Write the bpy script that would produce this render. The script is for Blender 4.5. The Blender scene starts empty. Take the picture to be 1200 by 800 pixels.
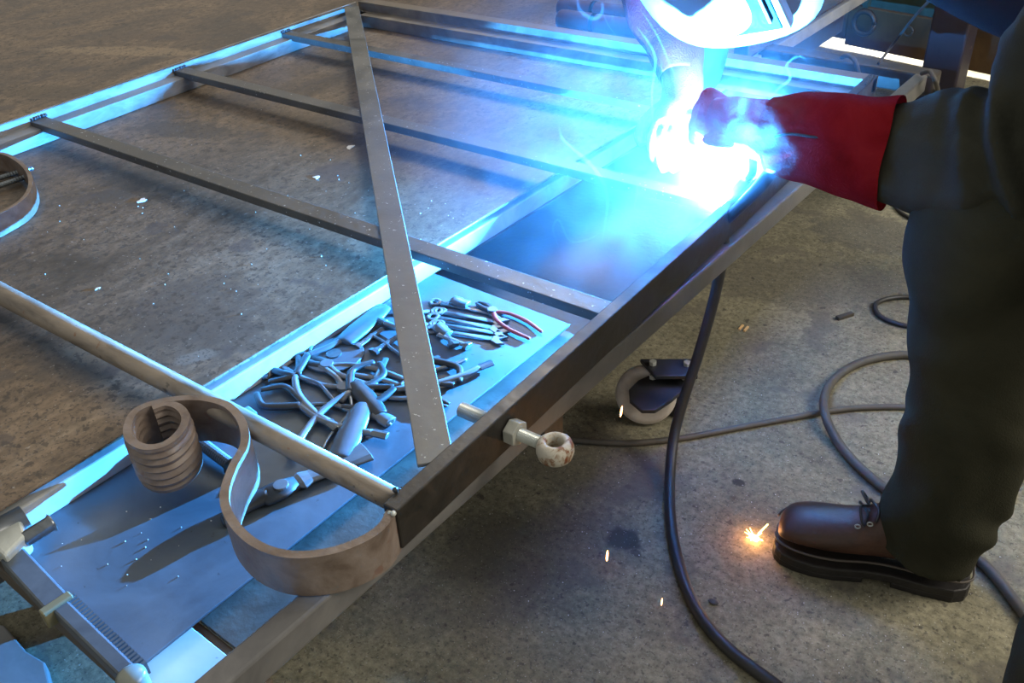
import bpy, bmesh, math, random
from mathutils import Vector, Matrix, Euler, noise
random.seed(7)
S = bpy.context.scene
COL = S.collection
# ------------------------------------------------------------------ camera
F = 1080.31
RX, RY, RZ = Vector((.81186, -.29759, .50232)), Vector((.58206, .47999, -.65637)), Vector((-.04578, .82526, .56289))
CAMH = 1.25
cam = bpy.data.objects.new('camera', bpy.data.cameras.new('camera'))
COL.objects.link(cam)
cam.matrix_world = Matrix(((RX[0], RX[1], RX[2], 0), (RY[0], RY[1], RY[2], 0), (RZ[0], RZ[1], RZ[2], CAMH), (0, 0, 0, 1)))
cam.data.sensor_width = 36
cam.data.lens = 36 * F / 1200
cam.data.clip_start = .02
S.camera = cam
# ------------------------------------------------------------------ light
S.view_settings.view_transform = 'Standard'
S.view_settings.look = 'None'
S.view_settings.gamma = 1
S.view_settings.use_curve_mapping = False
S.view_settings.exposure = 0.0
S.cycles.volume_step_rate = .35
S.cycles.volume_bounces = 0
w = bpy.data.worlds.new('world'); S.world = w; w.use_nodes = True
w.node_tree.nodes['Background'].inputs[0].default_value = (.86, .83, .76, 1)
w.node_tree.nodes['Background'].inputs[1].default_value = .58
def area_light(name, loc, target, size, power, col):
    l = bpy.data.lights.new(name, 'AREA'); l.size = size; l.energy = power; l.color = col
    o = bpy.data.objects.new(name, l); COL.objects.link(o); o.location = loc
    o.rotation_euler = (Vector(target) - Vector(loc)).to_track_quat('-Z', 'Y').to_euler()
area_light('workshop_daylight', (-3.2, 5.6, 4.0), (-1.0, 1.0, .3), 2.0, 230, (1, .90, .76))
area_light('workshop_side_light', (3.0, 2.6, 3.4), (-.3, .8, 0), 2.2, 200, (1, .90, .76))
ARC = Vector((-.613, 1.4605, .4888))
lp = bpy.data.lights.new('arc_light', 'POINT'); lp.energy = 1200; lp.color = (.05, .37, 1.0); lp.shadow_soft_size = .0025
al = bpy.data.objects.new('arc_light', lp); COL.objects.link(al); al.location = ARC

# ------------------------------------------------------------------ pixel helpers
def ray(x, y):
    d = Vector((x - 600, 400 - y, -F))
    return Vector((RX.dot(d), RY.dot(d), RZ.dot(d)))
def at(x, y, z):
    d = ray(x, y); return Vector((0, 0, CAMH)) + d * ((z - CAMH) / d.z)
def aty(x, y, Y):
    d = ray(x, y); return Vector((0, 0, CAMH)) + d * (Y / d.y)
# ------------------------------------------------------------------ materials
MATS = {}
def mat(name, cols, scale=6, rough=.6, metal=0, detail=8, bump=.0, bscale=60, stretch=(1, 1, 1), dist=.6, speck=None, rvar=.0, spec=.5, lo=.3, hi=.7, extra=None, fine=None):
    """noise coloured surface; cols = list of linear rgb"""
    if name in MATS: return MATS[name]
    m = bpy.data.materials.new(name); m.use_nodes = True
    nt = m.node_tree; N = nt.nodes; L = nt.links
    b = N['Principled BSDF']
    b.inputs['Roughness'].default_value = rough; b.inputs['Metallic'].default_value = metal
    b.inputs['Specular IOR Level'].default_value = spec
    tc = N.new('ShaderNodeTexCoord'); mp = N.new('ShaderNodeMapping'); mp.inputs['Scale'].default_value = stretch
    L.new(tc.outputs['Object'], mp.inputs[0])
    nz = N.new('ShaderNodeTexNoise'); nz.inputs['Scale'].default_value = scale; nz.inputs['Detail'].default_value = detail
    nz.inputs['Roughness'].default_value = .62; nz.inputs['Distortion'].default_value = dist
    L.new(mp.outputs[0], nz.inputs['Vector'])
    cr = N.new('ShaderNodeValToRGB'); L.new(nz.outputs[0], cr.inputs[0])
    e = cr.color_ramp.elements
    n = len(cols)
    for i, c in enumerate(cols):
        p = lo + (hi - lo) * i / max(1, n - 1)
        el = e[i] if i < 2 else e.new(p)
        el.position = p; el.color = (*c, 1)
    out = cr.outputs[0]
    if fine:
        fz = N.new('ShaderNodeTexNoise'); fz.inputs['Scale'].default_value = fine[0]; fz.inputs['Detail'].default_value = 8; fz.inputs['Roughness'].default_value = .75
        L.new(mp.outputs[0], fz.inputs['Vector'])
        fr_ = N.new('ShaderNodeMapRange'); fr_.inputs[1].default_value = .3; fr_.inputs[2].default_value = .7; fr_.inputs[3].default_value = 1 - fine[1]; fr_.inputs[4].default_value = 1 + fine[1]; L.new(fz.outputs[0], fr_.inputs[0])
        vm = N.new('ShaderNodeVectorMath'); vm.operation = 'SCALE'; L.new(out, vm.inputs[0]); L.new(fr_.outputs[0], vm.inputs['Scale']); out = vm.outputs[0]
    if extra: out = extra(nt, mp.outputs[0], out)
    if speck:
        for (c, sc, th, amt) in speck:
            v = N.new('ShaderNodeTexNoise'); v.inputs['Scale'].default_value = sc; v.inputs['Detail'].default_value = 3
            L.new(tc.outputs['Object'], v.inputs['Vector'])
            r = N.new('ShaderNodeMapRange'); r.inputs[1].default_value = th; r.inputs[2].default_value = th + .04; r.inputs[4].default_value = amt
            L.new(v.outputs[0], r.inputs[0])
            mx = N.new('ShaderNodeMix'); mx.data_type = 'RGBA'; L.new(r.outputs[0], mx.inputs[0]); L.new(out, mx.inputs[6]); mx.inputs[7].default_value = (*c, 1)
            out = mx.outputs[2]
    L.new(out, b.inputs['Base Color'])
    if rvar:
        r = N.new('ShaderNodeMapRange'); r.inputs[1].default_value = .3; r.inputs[2].default_value = .7
        r.inputs[3].default_value = max(.05, rough - rvar); r.inputs[4].default_value = min(1, rough + rvar); L.new(nz.outputs[0], r.inputs[0]); L.new(r.outputs[0], b.inputs['Roughness'])
    if bump:
        bn = N.new('ShaderNodeTexNoise'); bn.inputs['Scale'].default_value = bscale; bn.inputs['Detail'].default_value = 6
        L.new(mp.outputs[0], bn.inputs['Vector'])
        bp = N.new('ShaderNodeBump'); bp.inputs['Strength'].default_value = bump; bp.inputs['Distance'].default_value = .004
        L.new(bn.outputs[0], bp.inputs['Height']); L.new(bp.outputs[0], b.inputs['Normal'])
    MATS[name] = m; return m
def spots(lst, ox=0, oy=0):
    """stains of a definite place: (x, y, radius, colour, strength)"""
    def f(nt, vec, out):
        N = nt.nodes; L = nt.links
        tc = N.new('ShaderNodeTexCoord')
        nz = N.new('ShaderNodeTexNoise'); nz.inputs['Scale'].default_value = 28; nz.inputs['Detail'].default_value = 5
        L.new(tc.outputs['Object'], nz.inputs['Vector'])
        for (x, y, rx, ry, ang, c, s) in lst:
            mp = N.new('ShaderNodeMapping'); mp.vector_type = 'TEXTURE'
            mp.inputs['Location'].default_value = (x - ox, y - oy, 0); mp.inputs['Rotation'].default_value = (0, 0, ang); mp.inputs['Scale'].default_value = (rx, ry, 10)
            L.new(tc.outputs['Object'], mp.inputs[0])
            ln = N.new('ShaderNodeVectorMath'); ln.operation = 'LENGTH'; L.new(mp.outputs[0], ln.inputs[0])
            ad = N.new('ShaderNodeMath'); ad.operation = 'MULTIPLY_ADD'; L.new(nz.outputs[0], ad.inputs[0]); ad.inputs[1].default_value = 1.5; L.new(ln.outputs['Value'], ad.inputs[2])
            r = N.new('ShaderNodeMapRange'); r.inputs[1].default_value = 1.6; r.inputs[2].default_value = 1.95; r.inputs[3].default_value = s; r.inputs[4].default_value = 0
            L.new(ad.outputs[0], r.inputs[0])
            mx = N.new('ShaderNodeMix'); mx.data_type = 'RGBA'; L.new(r.outputs[0], mx.inputs[0]); L.new(out, mx.inputs[6]); mx.inputs[7].default_value = (*c, 1)
            out = mx.outputs[2]
        return out
    return f
def emis(name, c, s):
    m = bpy.data.materials.new(name); m.use_nodes = True; b = m.node_tree.nodes['Principled BSDF']
    b.inputs['Base Color'].default_value = (*c, 1); b.inputs['Emission Color'].default_value = (*c, 1); b.inputs['Emission Strength'].default_value = s
    return m
def p2(x, y, z): v = at(x, y, z); return v.x, v.y
def st(x, y, z, rx, ry, ang, c, s): return (*p2(x, y, z), rx, ry, ang, c, s)
PLZ, SHZ = .435, .375
plate_m = mat('plate_steel', [(.038, .029, .021), (.092, .068, .047), (.140, .104, .071), (.180, .146, .108)], scale=2.6, rough=.50, rvar=.10, detail=12, dist=1.6, stretch=(1, .55, 1), bump=.12, bscale=30,
    speck=[((.022, .019, .016), 70, .60, .65), ((.030, .025, .022), 190, .59, .55), ((.26, .24, .21), 150, .68, .7), ((.05, .042, .04), 9, .63, .6)], lo=.32, hi=.72,
    extra=spots([st(215, 152, PLZ, .13, .05, .3, (.05, .043, .037), .8), st(130, 230, PLZ, .05, .03, .3, (.05, .045, .04), .8), st(175, 410, PLZ, .2, .07, .8, (.06, .05, .04), .6),
                 st(240, 360, PLZ, .12, .10, .2, (.055, .045, .038), .55), st(230, 418, PLZ, .03, .016, 1.0, (.16, .15, .13), .6), st(100, 415, PLZ, .05, .02, .2, (.16, .13, .09), .5),
                 st(150, 60, PLZ, .30, .04, .4, (.25, .19, .12), .5), st(60, 108, PLZ, .2, .05, .4, (.07, .055, .04), .7), st(170, 42, PLZ, .25, .05, .4, (.08, .06, .045), .6), st(390, 200, PLZ, .05, .05, 0, (.06, .05, .05), .7),
                 st(205, 465, PLZ, .03, .05, 0, (.05, .045, .035), .7)], -1.3, 1.4), fine=(55, .6))
floor_m = mat('concrete', [(.100, .094, .064), (.168, .158, .108), (.232, .218, .150), (.285, .270, .19)], scale=3.2, rough=.75, detail=12, dist=.5, bump=.25, bscale=90,
    speck=[((.055, .05, .042), 130, .60, .6), ((.40, .39, .35), 230, .65, .75), ((.04, .036, .032), 45, .66, .7), ((.11, .10, .085), 7, .60, .55)], lo=.3, hi=.72,
    extra=spots([st(731, 632, 0, .03, .026, 0, (.012, .014, .014), .95), st(865, 565, 0, .012, .01, 0, (.02, .02, .02), .9), st(745, 648, 0, .011, .008, 0, (.03, .03, .03), .8),
                 st(640, 640, 0, .18, .10, .6, (.075, .07, .062), .5), st(560, 700, 0, .14, .07, .9, (.09, .085, .07), .45), st(1020, 275, 0, .16, .10, .2, (.075, .075, .072), .6),
                 st(700, 545, 0, .2, .1, .2, (.085, .08, .07), .5), st(950, 330, 0, .25, .12, .4, (.09, .085, .075), .5)]), fine=(70, .6))
beam_m = mat('galvanised_beam', [(.22, .24, .25), (.34, .36, .37), (.42, .44, .44)], scale=9, rough=.5, bump=.08)
shelf_m = mat('shelf_steel', [(.036, .050, .066), (.062, .084, .108), (.09, .115, .142)], scale=5, rough=.5, rvar=.1, dist=1.0, speck=[((.03, .035, .04), 75, .70, .7)], bump=.06)
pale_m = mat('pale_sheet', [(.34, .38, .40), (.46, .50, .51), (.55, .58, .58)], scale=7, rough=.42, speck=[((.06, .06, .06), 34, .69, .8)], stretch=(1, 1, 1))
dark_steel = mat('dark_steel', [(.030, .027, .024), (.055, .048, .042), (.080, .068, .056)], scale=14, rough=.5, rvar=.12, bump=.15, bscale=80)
gatebar_m = mat('black_bar', [(.010, .009, .008), (.018, .0155, .013), (.045, .030, .018)], scale=16, rough=.46, rvar=.12, bump=.15, bscale=70, lo=.35, hi=.78)
flat_m = mat('grey_flat_bar', [(.042, .043, .043), (.070, .070, .068), (.095, .094, .090)], scale=10, rough=.42, rvar=.1, speck=[((.45, .48, .5), 150, .68, .8)], bump=.08)
chan_m = mat('channel_steel', [(.075, .075, .075), (.15, .15, .145), (.24, .23, .22)], scale=9, rough=.45, rvar=.1, stretch=(1, 1, 3), bump=.08)
pipe_m = mat('pipe_steel', [(.085, .072, .058), (.19, .165, .135), (.27, .235, .19)], scale=15, rough=.42, rvar=.12, stretch=(.5, 2, 2), speck=[((.16, .07, .03), 42, .66, .7), ((.03, .03, .03), 60, .68, .6)], bump=.1)
scroll_m = mat('rusty_scroll', [(.085, .060, .047), (.150, .118, .098), (.205, .17, .15)], scale=22, rough=.5, rvar=.1, speck=[((.13, .05, .03), 30, .66, .5)], bump=.25, bscale=90)
zinc_m = mat('zinc', [(.42, .46, .44), (.58, .62, .60)], scale=30, rough=.34, metal=.35)
eye_m = mat('rusty_cream', [(.16, .045, .015), (.20, .12, .07), (.36, .33, .27), (.42, .40, .34)], scale=60, rough=.55, detail=4, lo=.36, hi=.56, bump=.3)
rail_m = mat('table_rail', [(.075, .075, .078), (.125, .125, .125), (.18, .175, .165)], scale=7, rough=.42, rvar=.1, bump=.1)
rustbrown = mat('rust_brown', [(.045, .032, .024), (.085, .060, .042), (.12, .085, .058)], scale=8, rough=.6, bump=.1)
rubber = mat('black_rubber', [(.014, .014, .015), (.030, .030, .031)], scale=20, rough=.48)
greyhose = mat('grey_hose', [(.05, .047, .042), (.10, .092, .08)], scale=12, rough=.6)
chrome = mat('tool_steel', [(.08, .095, .11), (.22, .25, .27)], scale=30, rough=.28, metal=.7)
darktool = mat('dark_tool', [(.020, .024, .028), (.045, .052, .06)], scale=20, rough=.42, metal=.3)
greytool = mat('grey_tool', [(.036, .05, .066), (.07, .09, .11)], scale=20, rough=.45)
redgrip = mat('red_grip', [(.30, .03, .03), (.42, .05, .05)], scale=20, rough=.45)
paletool = mat('pale_tool', [(.075, .09, .105), (.16, .18, .20)], scale=20, rough=.35, metal=.2)
trouser_m = mat('olive_cloth', [(.022, .0225, .014), (.034, .034, .0215), (.045, .044, .028)], scale=5, rough=.9, bump=.25, bscale=400, spec=.15)
sleeve_m = mat('sleeve_cloth', [(.026, .028, .020), (.042, .043, .032), (.056, .056, .043)], scale=5, rough=.88, bump=.2, bscale=400, spec=.15)
jacket_m = mat('navy_cloth', [(.011, .012, .017), (.018, .019, .024)], scale=5, rough=.9, bump=.2, bscale=400, spec=.15)
glove_m = mat('red_suede', [(.22, .010, .016), (.42, .018, .028), (.52, .032, .042)], scale=12, rough=.92, bump=.5, bscale=260, spec=.1, lo=.25, hi=.75)
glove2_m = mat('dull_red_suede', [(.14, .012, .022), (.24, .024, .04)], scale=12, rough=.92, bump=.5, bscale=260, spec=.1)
boot_m = mat('brown_leather', [(.030, .013, .009), (.070, .030, .019), (.13, .064, .036)], scale=14, rough=.52, rvar=.12, bump=.2, bscale=120, lo=.3, hi=.75)
sole_m = mat('black_sole', [(.010, .009, .009), (.022, .020, .019)], scale=18, rough=.55, bump=.3, bscale=120)
helmet_m = mat('helmet_shell', [(.42, .46, .48), (.50, .54, .56)], scale=4, rough=.4)
lens_m = mat('helmet_lens', [(.0015, .003, .004), (.006, .010, .010), (.03, .04, .035)], scale=26, rough=.6, dist=2, spec=.05)
skin_m = mat('skin', [(.45, .26, .19), (.52, .31, .23)], scale=10, rough=.55)
green_m = mat('green_paint', [(.022, .045, .036), (.034, .064, .050), (.05, .085, .064)], scale=4, rough=.6, stretch=(3, 1, 1))
kick_m = mat('rusty_kick', [(.05, .026, .011), (.10, .055, .022), (.16, .09, .035)], scale=5, rough=.7)
khaki_m = mat('khaki_panel', [(.30, .26, .15), (.38, .34, .20)], scale=4, rough=.7)
purple_m = mat('purple_paint', [(.026, .020, .030), (.042, .033, .045)], scale=7, rough=.5, speck=[((.2, .12, .09), 40, .70, .6)])
maroon_m = mat('maroon_cloth', [(.035, .012, .012), (.08, .026, .026)], scale=10, rough=.7)
cast_m = mat('caster_nylon', [(.30, .28, .25), (.46, .44, .40), (.56, .54, .50)], scale=14, rough=.5)
bracket_m = mat('caster_bracket', [(.015, .017, .022), (.035, .038, .046)], scale=10, rough=.5)
spatter_m = mat('white_spatter', [(.6, .58, .54), (.8, .8, .78)], scale=30, rough=.5)
floorlit = mat('concrete_grey', [(.16, .17, .18), (.26, .27, .28)], scale=9, rough=.7)

# ------------------------------------------------------------------ object helpers
LOC = {}
def tag(o, label=None, cat=None, group=None, kind=None):
    if label: o['label'] = label
    if cat: o['category'] = cat
    if group: o['group'] = group
    if kind: o['kind'] = kind
    return o
def empty(name, label, cat, loc=(0, 0, 0), rot=(0, 0, 0), group=None):
    o = bpy.data.objects.new(name, None); COL.objects.link(o); o.location = loc; o.rotation_euler = rot; o.empty_display_size = .05
    LOC[o.name] = Vector(loc); return tag(o, label, cat, group)
def mk(name, bm, m, parent=None, smooth=False, bevel=0, local=False, label=None, seg=2, sub=0):
    off = Vector((0, 0, 0))
    if parent is not None and not local:
        off = LOC.get(parent.name, Vector((0, 0, 0)))
    if isinstance(bm, bpy.types.Mesh): me = bm
    else:
        if off.length: bmesh.ops.translate(bm, verts=bm.verts, vec=-off)
        bmesh.ops.recalc_face_normals(bm, faces=bm.faces)
        me = bpy.data.meshes.new(name); bm.to_mesh(me); bm.free()
    me.materials.clear(); me.materials.append(m)
    if smooth:
        for p in me.polygons: p.use_smooth = True
    o = bpy.data.objects.new(name, me); COL.objects.link(o)
    if parent is not None: o.parent = parent
    LOC[o.name] = off
    if bevel:
        b = o.modifiers.new('bevel', 'BEVEL'); b.width = bevel; b.segments = seg; b.limit_method = 'ANGLE'; b.angle_limit = .7
    if sub:
        s = o.modifiers.new('sub', 'SUBSURF'); s.levels = sub; s.render_levels = sub
    if label: o['label'] = label
    return o
def B(): return bmesh.new()
def hexa(bm, lo, hi):
    """box from two quads of 4 points"""
    v = [bm.verts.new(p) for p in list(lo) + list(hi)]
    for f in ((3, 2, 1, 0), (4, 5, 6, 7), (0, 1, 5, 4), (1, 2, 6, 5), (2, 3, 7, 6), (3, 0, 4, 7)): bm.faces.new([v[i] for i in f])
def box(bm, x0, x1, y0, y1, z0, z1):
    q = [(x0, y0), (x1, y0), (x1, y1), (x0, y1)]
    hexa(bm, [(a, b, z0) for a, b in q], [(a, b, z1) for a, b in q])
def prism(bm, pts, z0, z1): 
    n = len(pts); a = [bm.verts.new((p[0], p[1], z0)) for p in pts]; b = [bm.verts.new((p[0], p[1], z1)) for p in pts]
    bm.faces.new(a[::-1]); bm.faces.new(b)
    for i in range(n): bm.faces.new((a[i], a[(i + 1) % n], b[(i + 1) % n], b[i]))
def bar(bm, p, q, wid, z0, z1):
    """flat bar between two plan points"""
    p = Vector(p[:2]); q = Vector(q[:2]); d = (q - p).normalized(); n = Vector((-d.y, d.x)) * wid / 2
    prism(bm, [p + n, p - n, q - n, q + n], z0, z1)
def frames(path):
    P = [Vector(p) for p in path]; T = []
    for i in range(len(P)):
        a = P[max(0, i - 1)]; b = P[min(len(P) - 1, i + 1)]; T.append((b - a).normalized())
    up = Vector((0, 0, 1)) if abs(T[0].z) < .9 else Vector((1, 0, 0))
    u = (up - T[0] * up.dot(T[0])).normalized(); out = []
    for p, t in zip(P, T):
        u = (u - t * u.dot(t)).normalized(); out.append((p, t, u, t.cross(u)))
    return out
def loft(bm, path, rad, seg=12, caps=True):
    """tube; rad = number, list of numbers or list of (along up, sideways)"""
    fr = frames(path); rings = []
    for i, (p, t, u, v) in enumerate(fr):
        r = rad[i] if isinstance(rad, (list, tuple)) else rad
        a, b = r if isinstance(r, (list, tuple)) else (r, r)
        rings.append([bm.verts.new(p + u * a * math.cos(2 * math.pi * k / seg) + v * b * math.sin(2 * math.pi * k / seg)) for k in range(seg)])
    for i in range(len(rings) - 1):
        for k in range(seg): bm.faces.new((rings[i][k], rings[i][(k + 1) % seg], rings[i + 1][(k + 1) % seg], rings[i + 1][k]))
    if caps: bm.faces.new(rings[0][::-1]); bm.faces.new(rings[-1])
    return rings
def cr_(pts, n=6):
    P = [Vector(p) for p in pts]; out = []
    for i in range(len(P) - 1):
        p0 = P[max(0, i - 1)]; p1 = P[i]; p2_ = P[i + 1]; p3 = P[min(len(P) - 1, i + 2)]
        for k in range(n):
            t = k / n
            out.append(.5 * ((2 * p1) + (-p0 + p2_) * t + (2 * p0 - 5 * p1 + 4 * p2_ - p3) * t * t + (-p0 + 3 * p1 - 3 * p2_ + p3) * t ** 3))
    out.append(P[-1]); return out
def lerp_r(rads, n):
    out = []
    for i in range(len(rads) - 1):
        for k in range(n):
            t = k / n; a, b = rads[i], rads[i + 1]
            t = t * t * (3 - 2 * t)
            out.append(tuple(a[j] * (1 - t) + b[j] * t for j in range(2)) if isinstance(a, tuple) else a * (1 - t) + b * t)
    out.append(rads[-1]); return out
def limb(bm, pts, rads, n=6, seg=20): loft(bm, cr_(pts, n), lerp_r(rads, n), seg)
def ball(bm, c, r, seg=16, sc=(1, 1, 1)):
    M = Matrix.Translation(Vector(c)) @ Matrix.Diagonal((*sc, 1))
    bmesh.ops.create_uvsphere(bm, u_segments=seg, v_segments=max(6, seg // 2), radius=r, matrix=M)
def cyl(bm, p, q, r, seg=16, r2=None): loft(bm, [p, q], [r, r if r2 is None else r2], seg)
def remesh(bm, vox, smooth=4, fold=None):
    me = bpy.data.meshes.new('tmp'); bmesh.ops.recalc_face_normals(bm, faces=bm.faces); bm.to_mesh(me); bm.free()
    o = bpy.data.objects.new('tmp', me); COL.objects.link(o)
    r = o.modifiers.new('r', 'REMESH'); r.mode = 'VOXEL'; r.voxel_size = vox
    s = o.modifiers.new('s', 'SMOOTH'); s.iterations = smooth; s.factor = .5
    dg = bpy.context.evaluated_depsgraph_get(); me2 = bpy.data.meshes.new_from_object(o.evaluated_get(dg))
    bpy.data.objects.remove(o)
    out = bmesh.new(); out.from_mesh(me2)
    if fold:
        out.normal_update()
        mv = [(v, v.normal * fold(v.co)) for v in out.verts]
        for v, d in mv: v.co += d
    return out
def copy_tree(o, label=None, loc=None, rot=None, parent=None):
    c = o.copy(); COL.objects.link(c)
    if parent is not None: c.parent = parent
    if loc is not None: c.location = loc
    if rot is not None: c.rotation_euler = rot
    if label: c['label'] = label
    for ch in list(o.children): copy_tree(ch, parent=c)
    return c

# ------------------------------------------------------------------ setting
bm = B(); box(bm, -7, 3.2, -1.5, 7, -.12, 0)
tag(mk('floor', bm, floor_m), kind='structure')
# rear wall: green shutter hanging just clear of the floor, daylight in the gap
W0, W1 = at(930, 47, 0), at(1080, 79, 0)
wd = (W1 - W0); wd.z = 0; wd.normalize(); wn = Vector((-wd.y, wd.x, 0))
def wq(bm, s0, s1, z0, z1, d0, d1):
    c = [W0 + wd * s + wn * d for s, d in ((s0, d0), (s1, d0), (s1, d1), (s0, d1))]
    hexa(bm, [(p.x, p.y, z0) for p in c], [(p.x, p.y, z1) for p in c])
wall = B(); wq(wall, -4, 3, .19, 2.6, .02, .08); wall_o = tag(mk('wall_back', wall, green_m), kind='structure')
for (s0, s1, z0) in ((-2.2, .10, .030), (.102, .24, .046), (.242, .98, .026), (.982, 1.8, .022)):
    bm = B(); wq(bm, s0, s1, z0, .19, 0, .03); mk('kick_board', bm, kick_m, wall_o, bevel=.004)
for s in (-.05, .30, .75, 1.15):
    bm = B(); wq(bm, s, s + .022, .19, 2.0, -.005, .02); mk('door_rib', bm, green_m, wall_o)
bm = B(); wq(bm, -.25, .62, .62, .9, -.02, .02); mk('khaki_panel', bm, khaki_m, wall_o, label='khaki painted panel')
dl = bpy.data.lights.new('outdoor_daylight', 'AREA'); dl.shape = 'RECTANGLE'; dl.size = 6; dl.size_y = .5; dl.energy = 900; dl.color = (1, .95, .85)
do = bpy.data.objects.new('outdoor_daylight', dl); COL.objects.link(do); p_ = W0 + wn * .55; do.location = (p_.x, p_.y, .9); do.rotation_euler = (0, 0, math.atan2(wd.y, wd.x))
for (px, py, r) in ((1010, 28, .045), (1068, 35, .018)):
    c = aty(px, py, 3.93); c = W0 + wd * ((c - W0).dot(wd)) + Vector((0, 0, c.z)); c -= wn * .02
    bm = B(); loft(bm, [c + wd * r * math.cos(a) + Vector((0, 0, r * math.sin(a))) for a in [i * math.pi / 8 for i in range(17)]], r * .22, 8)
    o = mk('wall_ring', bm, dark_steel, None, smooth=True)
    tag(o, 'larger dark iron ring hanging on the green wall' if r > .03 else 'tiny dark ring on the green wall beside the hanging jacket', 'ring')
# purple post on its foot plate
pb = at(1098, 124, 0)
post = empty('column', 'purple-grey painted steel column standing on a foot plate behind the sleeve', 'column', pb)
px_ = Vector((.96, -.12, 0)).normalized(); py_ = Vector((.12, .96, 0)).normalized()
def pq(bm, a, b_, z0, z1):
    c = [pb + px_ * s * a + py_ * t * b_ for s, t in ((-1, -1), (1, -1), (1, 1), (-1, 1))]
    hexa(bm, [(p.x, p.y, z0) for p in c], [(p.x, p.y, z1) for p in c])
bm = B(); pq(bm, .065, .05, .012, 2.4); mk('shaft', bm, purple_m, post, bevel=.008)
bm = B(); pq(bm, .15, .12, 0, .012); mk('foot_plate', bm, dark_steel, post, bevel=.003)
for s, t in ((-1, -1), (1, -1), (1, 1), (-1, 1)):
    c = pb + px_ * s * .12 + py_ * t * .09; bm = B(); cyl(bm, c + Vector((0, 0, .012)), c + Vector((0, 0, .026)), .012, 6); mk('anchor_bolt', bm, dark_steel, post)
# rusty cabinet standing by the rear wall, right of the column
c0 = at(1155, 76, 0); cab = empty('rusty_cabinet', 'rust-brown steel cabinet against the rear wall right of the purple column', 'cabinet', (c0.x, c0.y, 0))
bm = B(); box(bm, c0.x - .10, c0.x + .10, c0.y - .05, c0.y + .16, .0, .55); mk('body', bm, rustbrown, cab, bevel=.006)
bm = B(); box(bm, c0.x - .085, c0.x + .085, c0.y - .062, c0.y - .05, .03, .52); d = mk('door', bm, mat('rust_red', [(.07, .03, .02), (.12, .05, .03)], rough=.6), cab, bevel=.004)
bm = B(); box(bm, c0.x + .055, c0.x + .065, c0.y - .078, c0.y - .062, .25, .33); mk('handle', bm, dark_steel, d, bevel=.002)

# ------------------------------------------------------------------ table
A_ = .040; O = Vector((-1.079, 0, 0)); ev = Vector((A_, 1, 0)).normalized(); eu = Vector((ev.y, -ev.x, 0))
def T(u, v): p = O + eu * u + ev * v; return (p.x, p.y)
def tq(bm, u0, u1, v0, v1, z0, z1): prism(bm, [T(u0, v0), T(u1, v0), T(u1, v1), T(u0, v1)], z0, z1)
table = empty('welding_table', 'big low steel welding table with brown plate top and side tool tray', 'table', (-1.3, 1.4, 0))
def tp(name, m, *a, bevel=.002, label=None):
    bm = B(); tq(bm, *a); return mk(name, bm, m, table, bevel=bevel, label=label)
tp('top_plate', plate_m, -4.2, 0, .22, 3.7, PLZ - .006, PLZ)
tp('edge_beam', beam_m, -.07, -.006, .24, 3.4, SHZ, PLZ - .022, bevel=.003)
tp('beam_web', dark_steel, -.2, -.09, .24, 3.4, .25, PLZ - .006)
tp('tray_sheet', shelf_m, -.02, .308, .272, 1.13, SHZ - .004, SHZ, bevel=.001)
tp('tray_bottom', dark_steel, -.08, .375, 1.10, 2.53, .305, .311, bevel=.001)  # lower, darker sheet put in to keep the far tray dark
tp('tray_bearer', dark_steel, -.1, .42, .9, .95, .30, .35)
tp('tray_bearer', dark_steel, -.1, .42, 2.1, 2.15, .30, .35)
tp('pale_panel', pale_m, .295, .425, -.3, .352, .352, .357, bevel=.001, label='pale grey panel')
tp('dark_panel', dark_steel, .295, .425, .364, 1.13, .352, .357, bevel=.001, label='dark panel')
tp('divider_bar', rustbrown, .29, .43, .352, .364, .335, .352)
tp('side_rail', rail_m, .420, .452, -.5, 2.53, .387, .431, bevel=.004)
tp('end_rail', dark_steel, -.02, .47, 2.53, 2.59, .375, .431, bevel=.006)
tp('tray_lip', dark_steel, -.02, .30, .255, .272, .345, SHZ + .002)
for (u, v) in ((.40, -.1), (.10, 2.45), (-.14, .5), (-.14, 3.0), (-3.8, .5), (-3.8, 3.0), (-2, .4), (-2, 3.2)):
    tp('leg', dark_steel, u - .03, u + .03, v - .03, v + .03, 0, .352 if u > 0 else .43, bevel=.004)

# ------------------------------------------------------------------ gate being welded
gate = empty('steel_gate_frame', 'rectangular steel gate frame with cross bars and a diagonal, lying on the table', 'gate', (-1.4, 1.35, PLZ))
X0, X1, Y0, Y1, GT = -2.236, -.581, .524, 2.195, .50
bm = B(); box(bm, X1 - .022, X1, Y0, Y1 + .05, .437, GT); mk('side_bar', bm, gatebar_m, gate, bevel=.002, label='black box bar along the near long side')
# stepped channel on the far side
def step(bm, along):
    pr = [(0, PLZ + .0005), (.043, PLZ + .0005), (.043, .472), (0, .472), (0, GT), (-.006, GT), (-.006, PLZ + .0005)]
    (a, b) = along
    ra = [bm.verts.new(a(s, z)) for s, z in pr]; rb = [bm.verts.new(b(s, z)) for s, z in pr]; n = len(pr)
    bm.faces.new(ra); bm.faces.new(rb[::-1])
    for i in range(n): bm.faces.new((ra[i], ra[(i + 1) % n], rb[(i + 1) % n], rb[i]))
bm = B(); step(bm, (lambda s, z: (X0 + s, .35, z), lambda s, z: (X0 + s, Y1, z))); mk('far_channel', bm, chan_m, gate, bevel=.0012, label='stepped channel along the far long side')
bm = B(); step(bm, (lambda s, z: (X0 + .0, Y1 - s + .006, z), lambda s, z: (X1 - .022, Y1 - s + .006, z))); mk('end_channel', bm, mat('end_channel_steel', [(.06, .055, .05), (.12, .11, .10), (.2, .18, .16)], scale=9, rough=.42, rvar=.1, bump=.08), gate, bevel=.0012)
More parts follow.
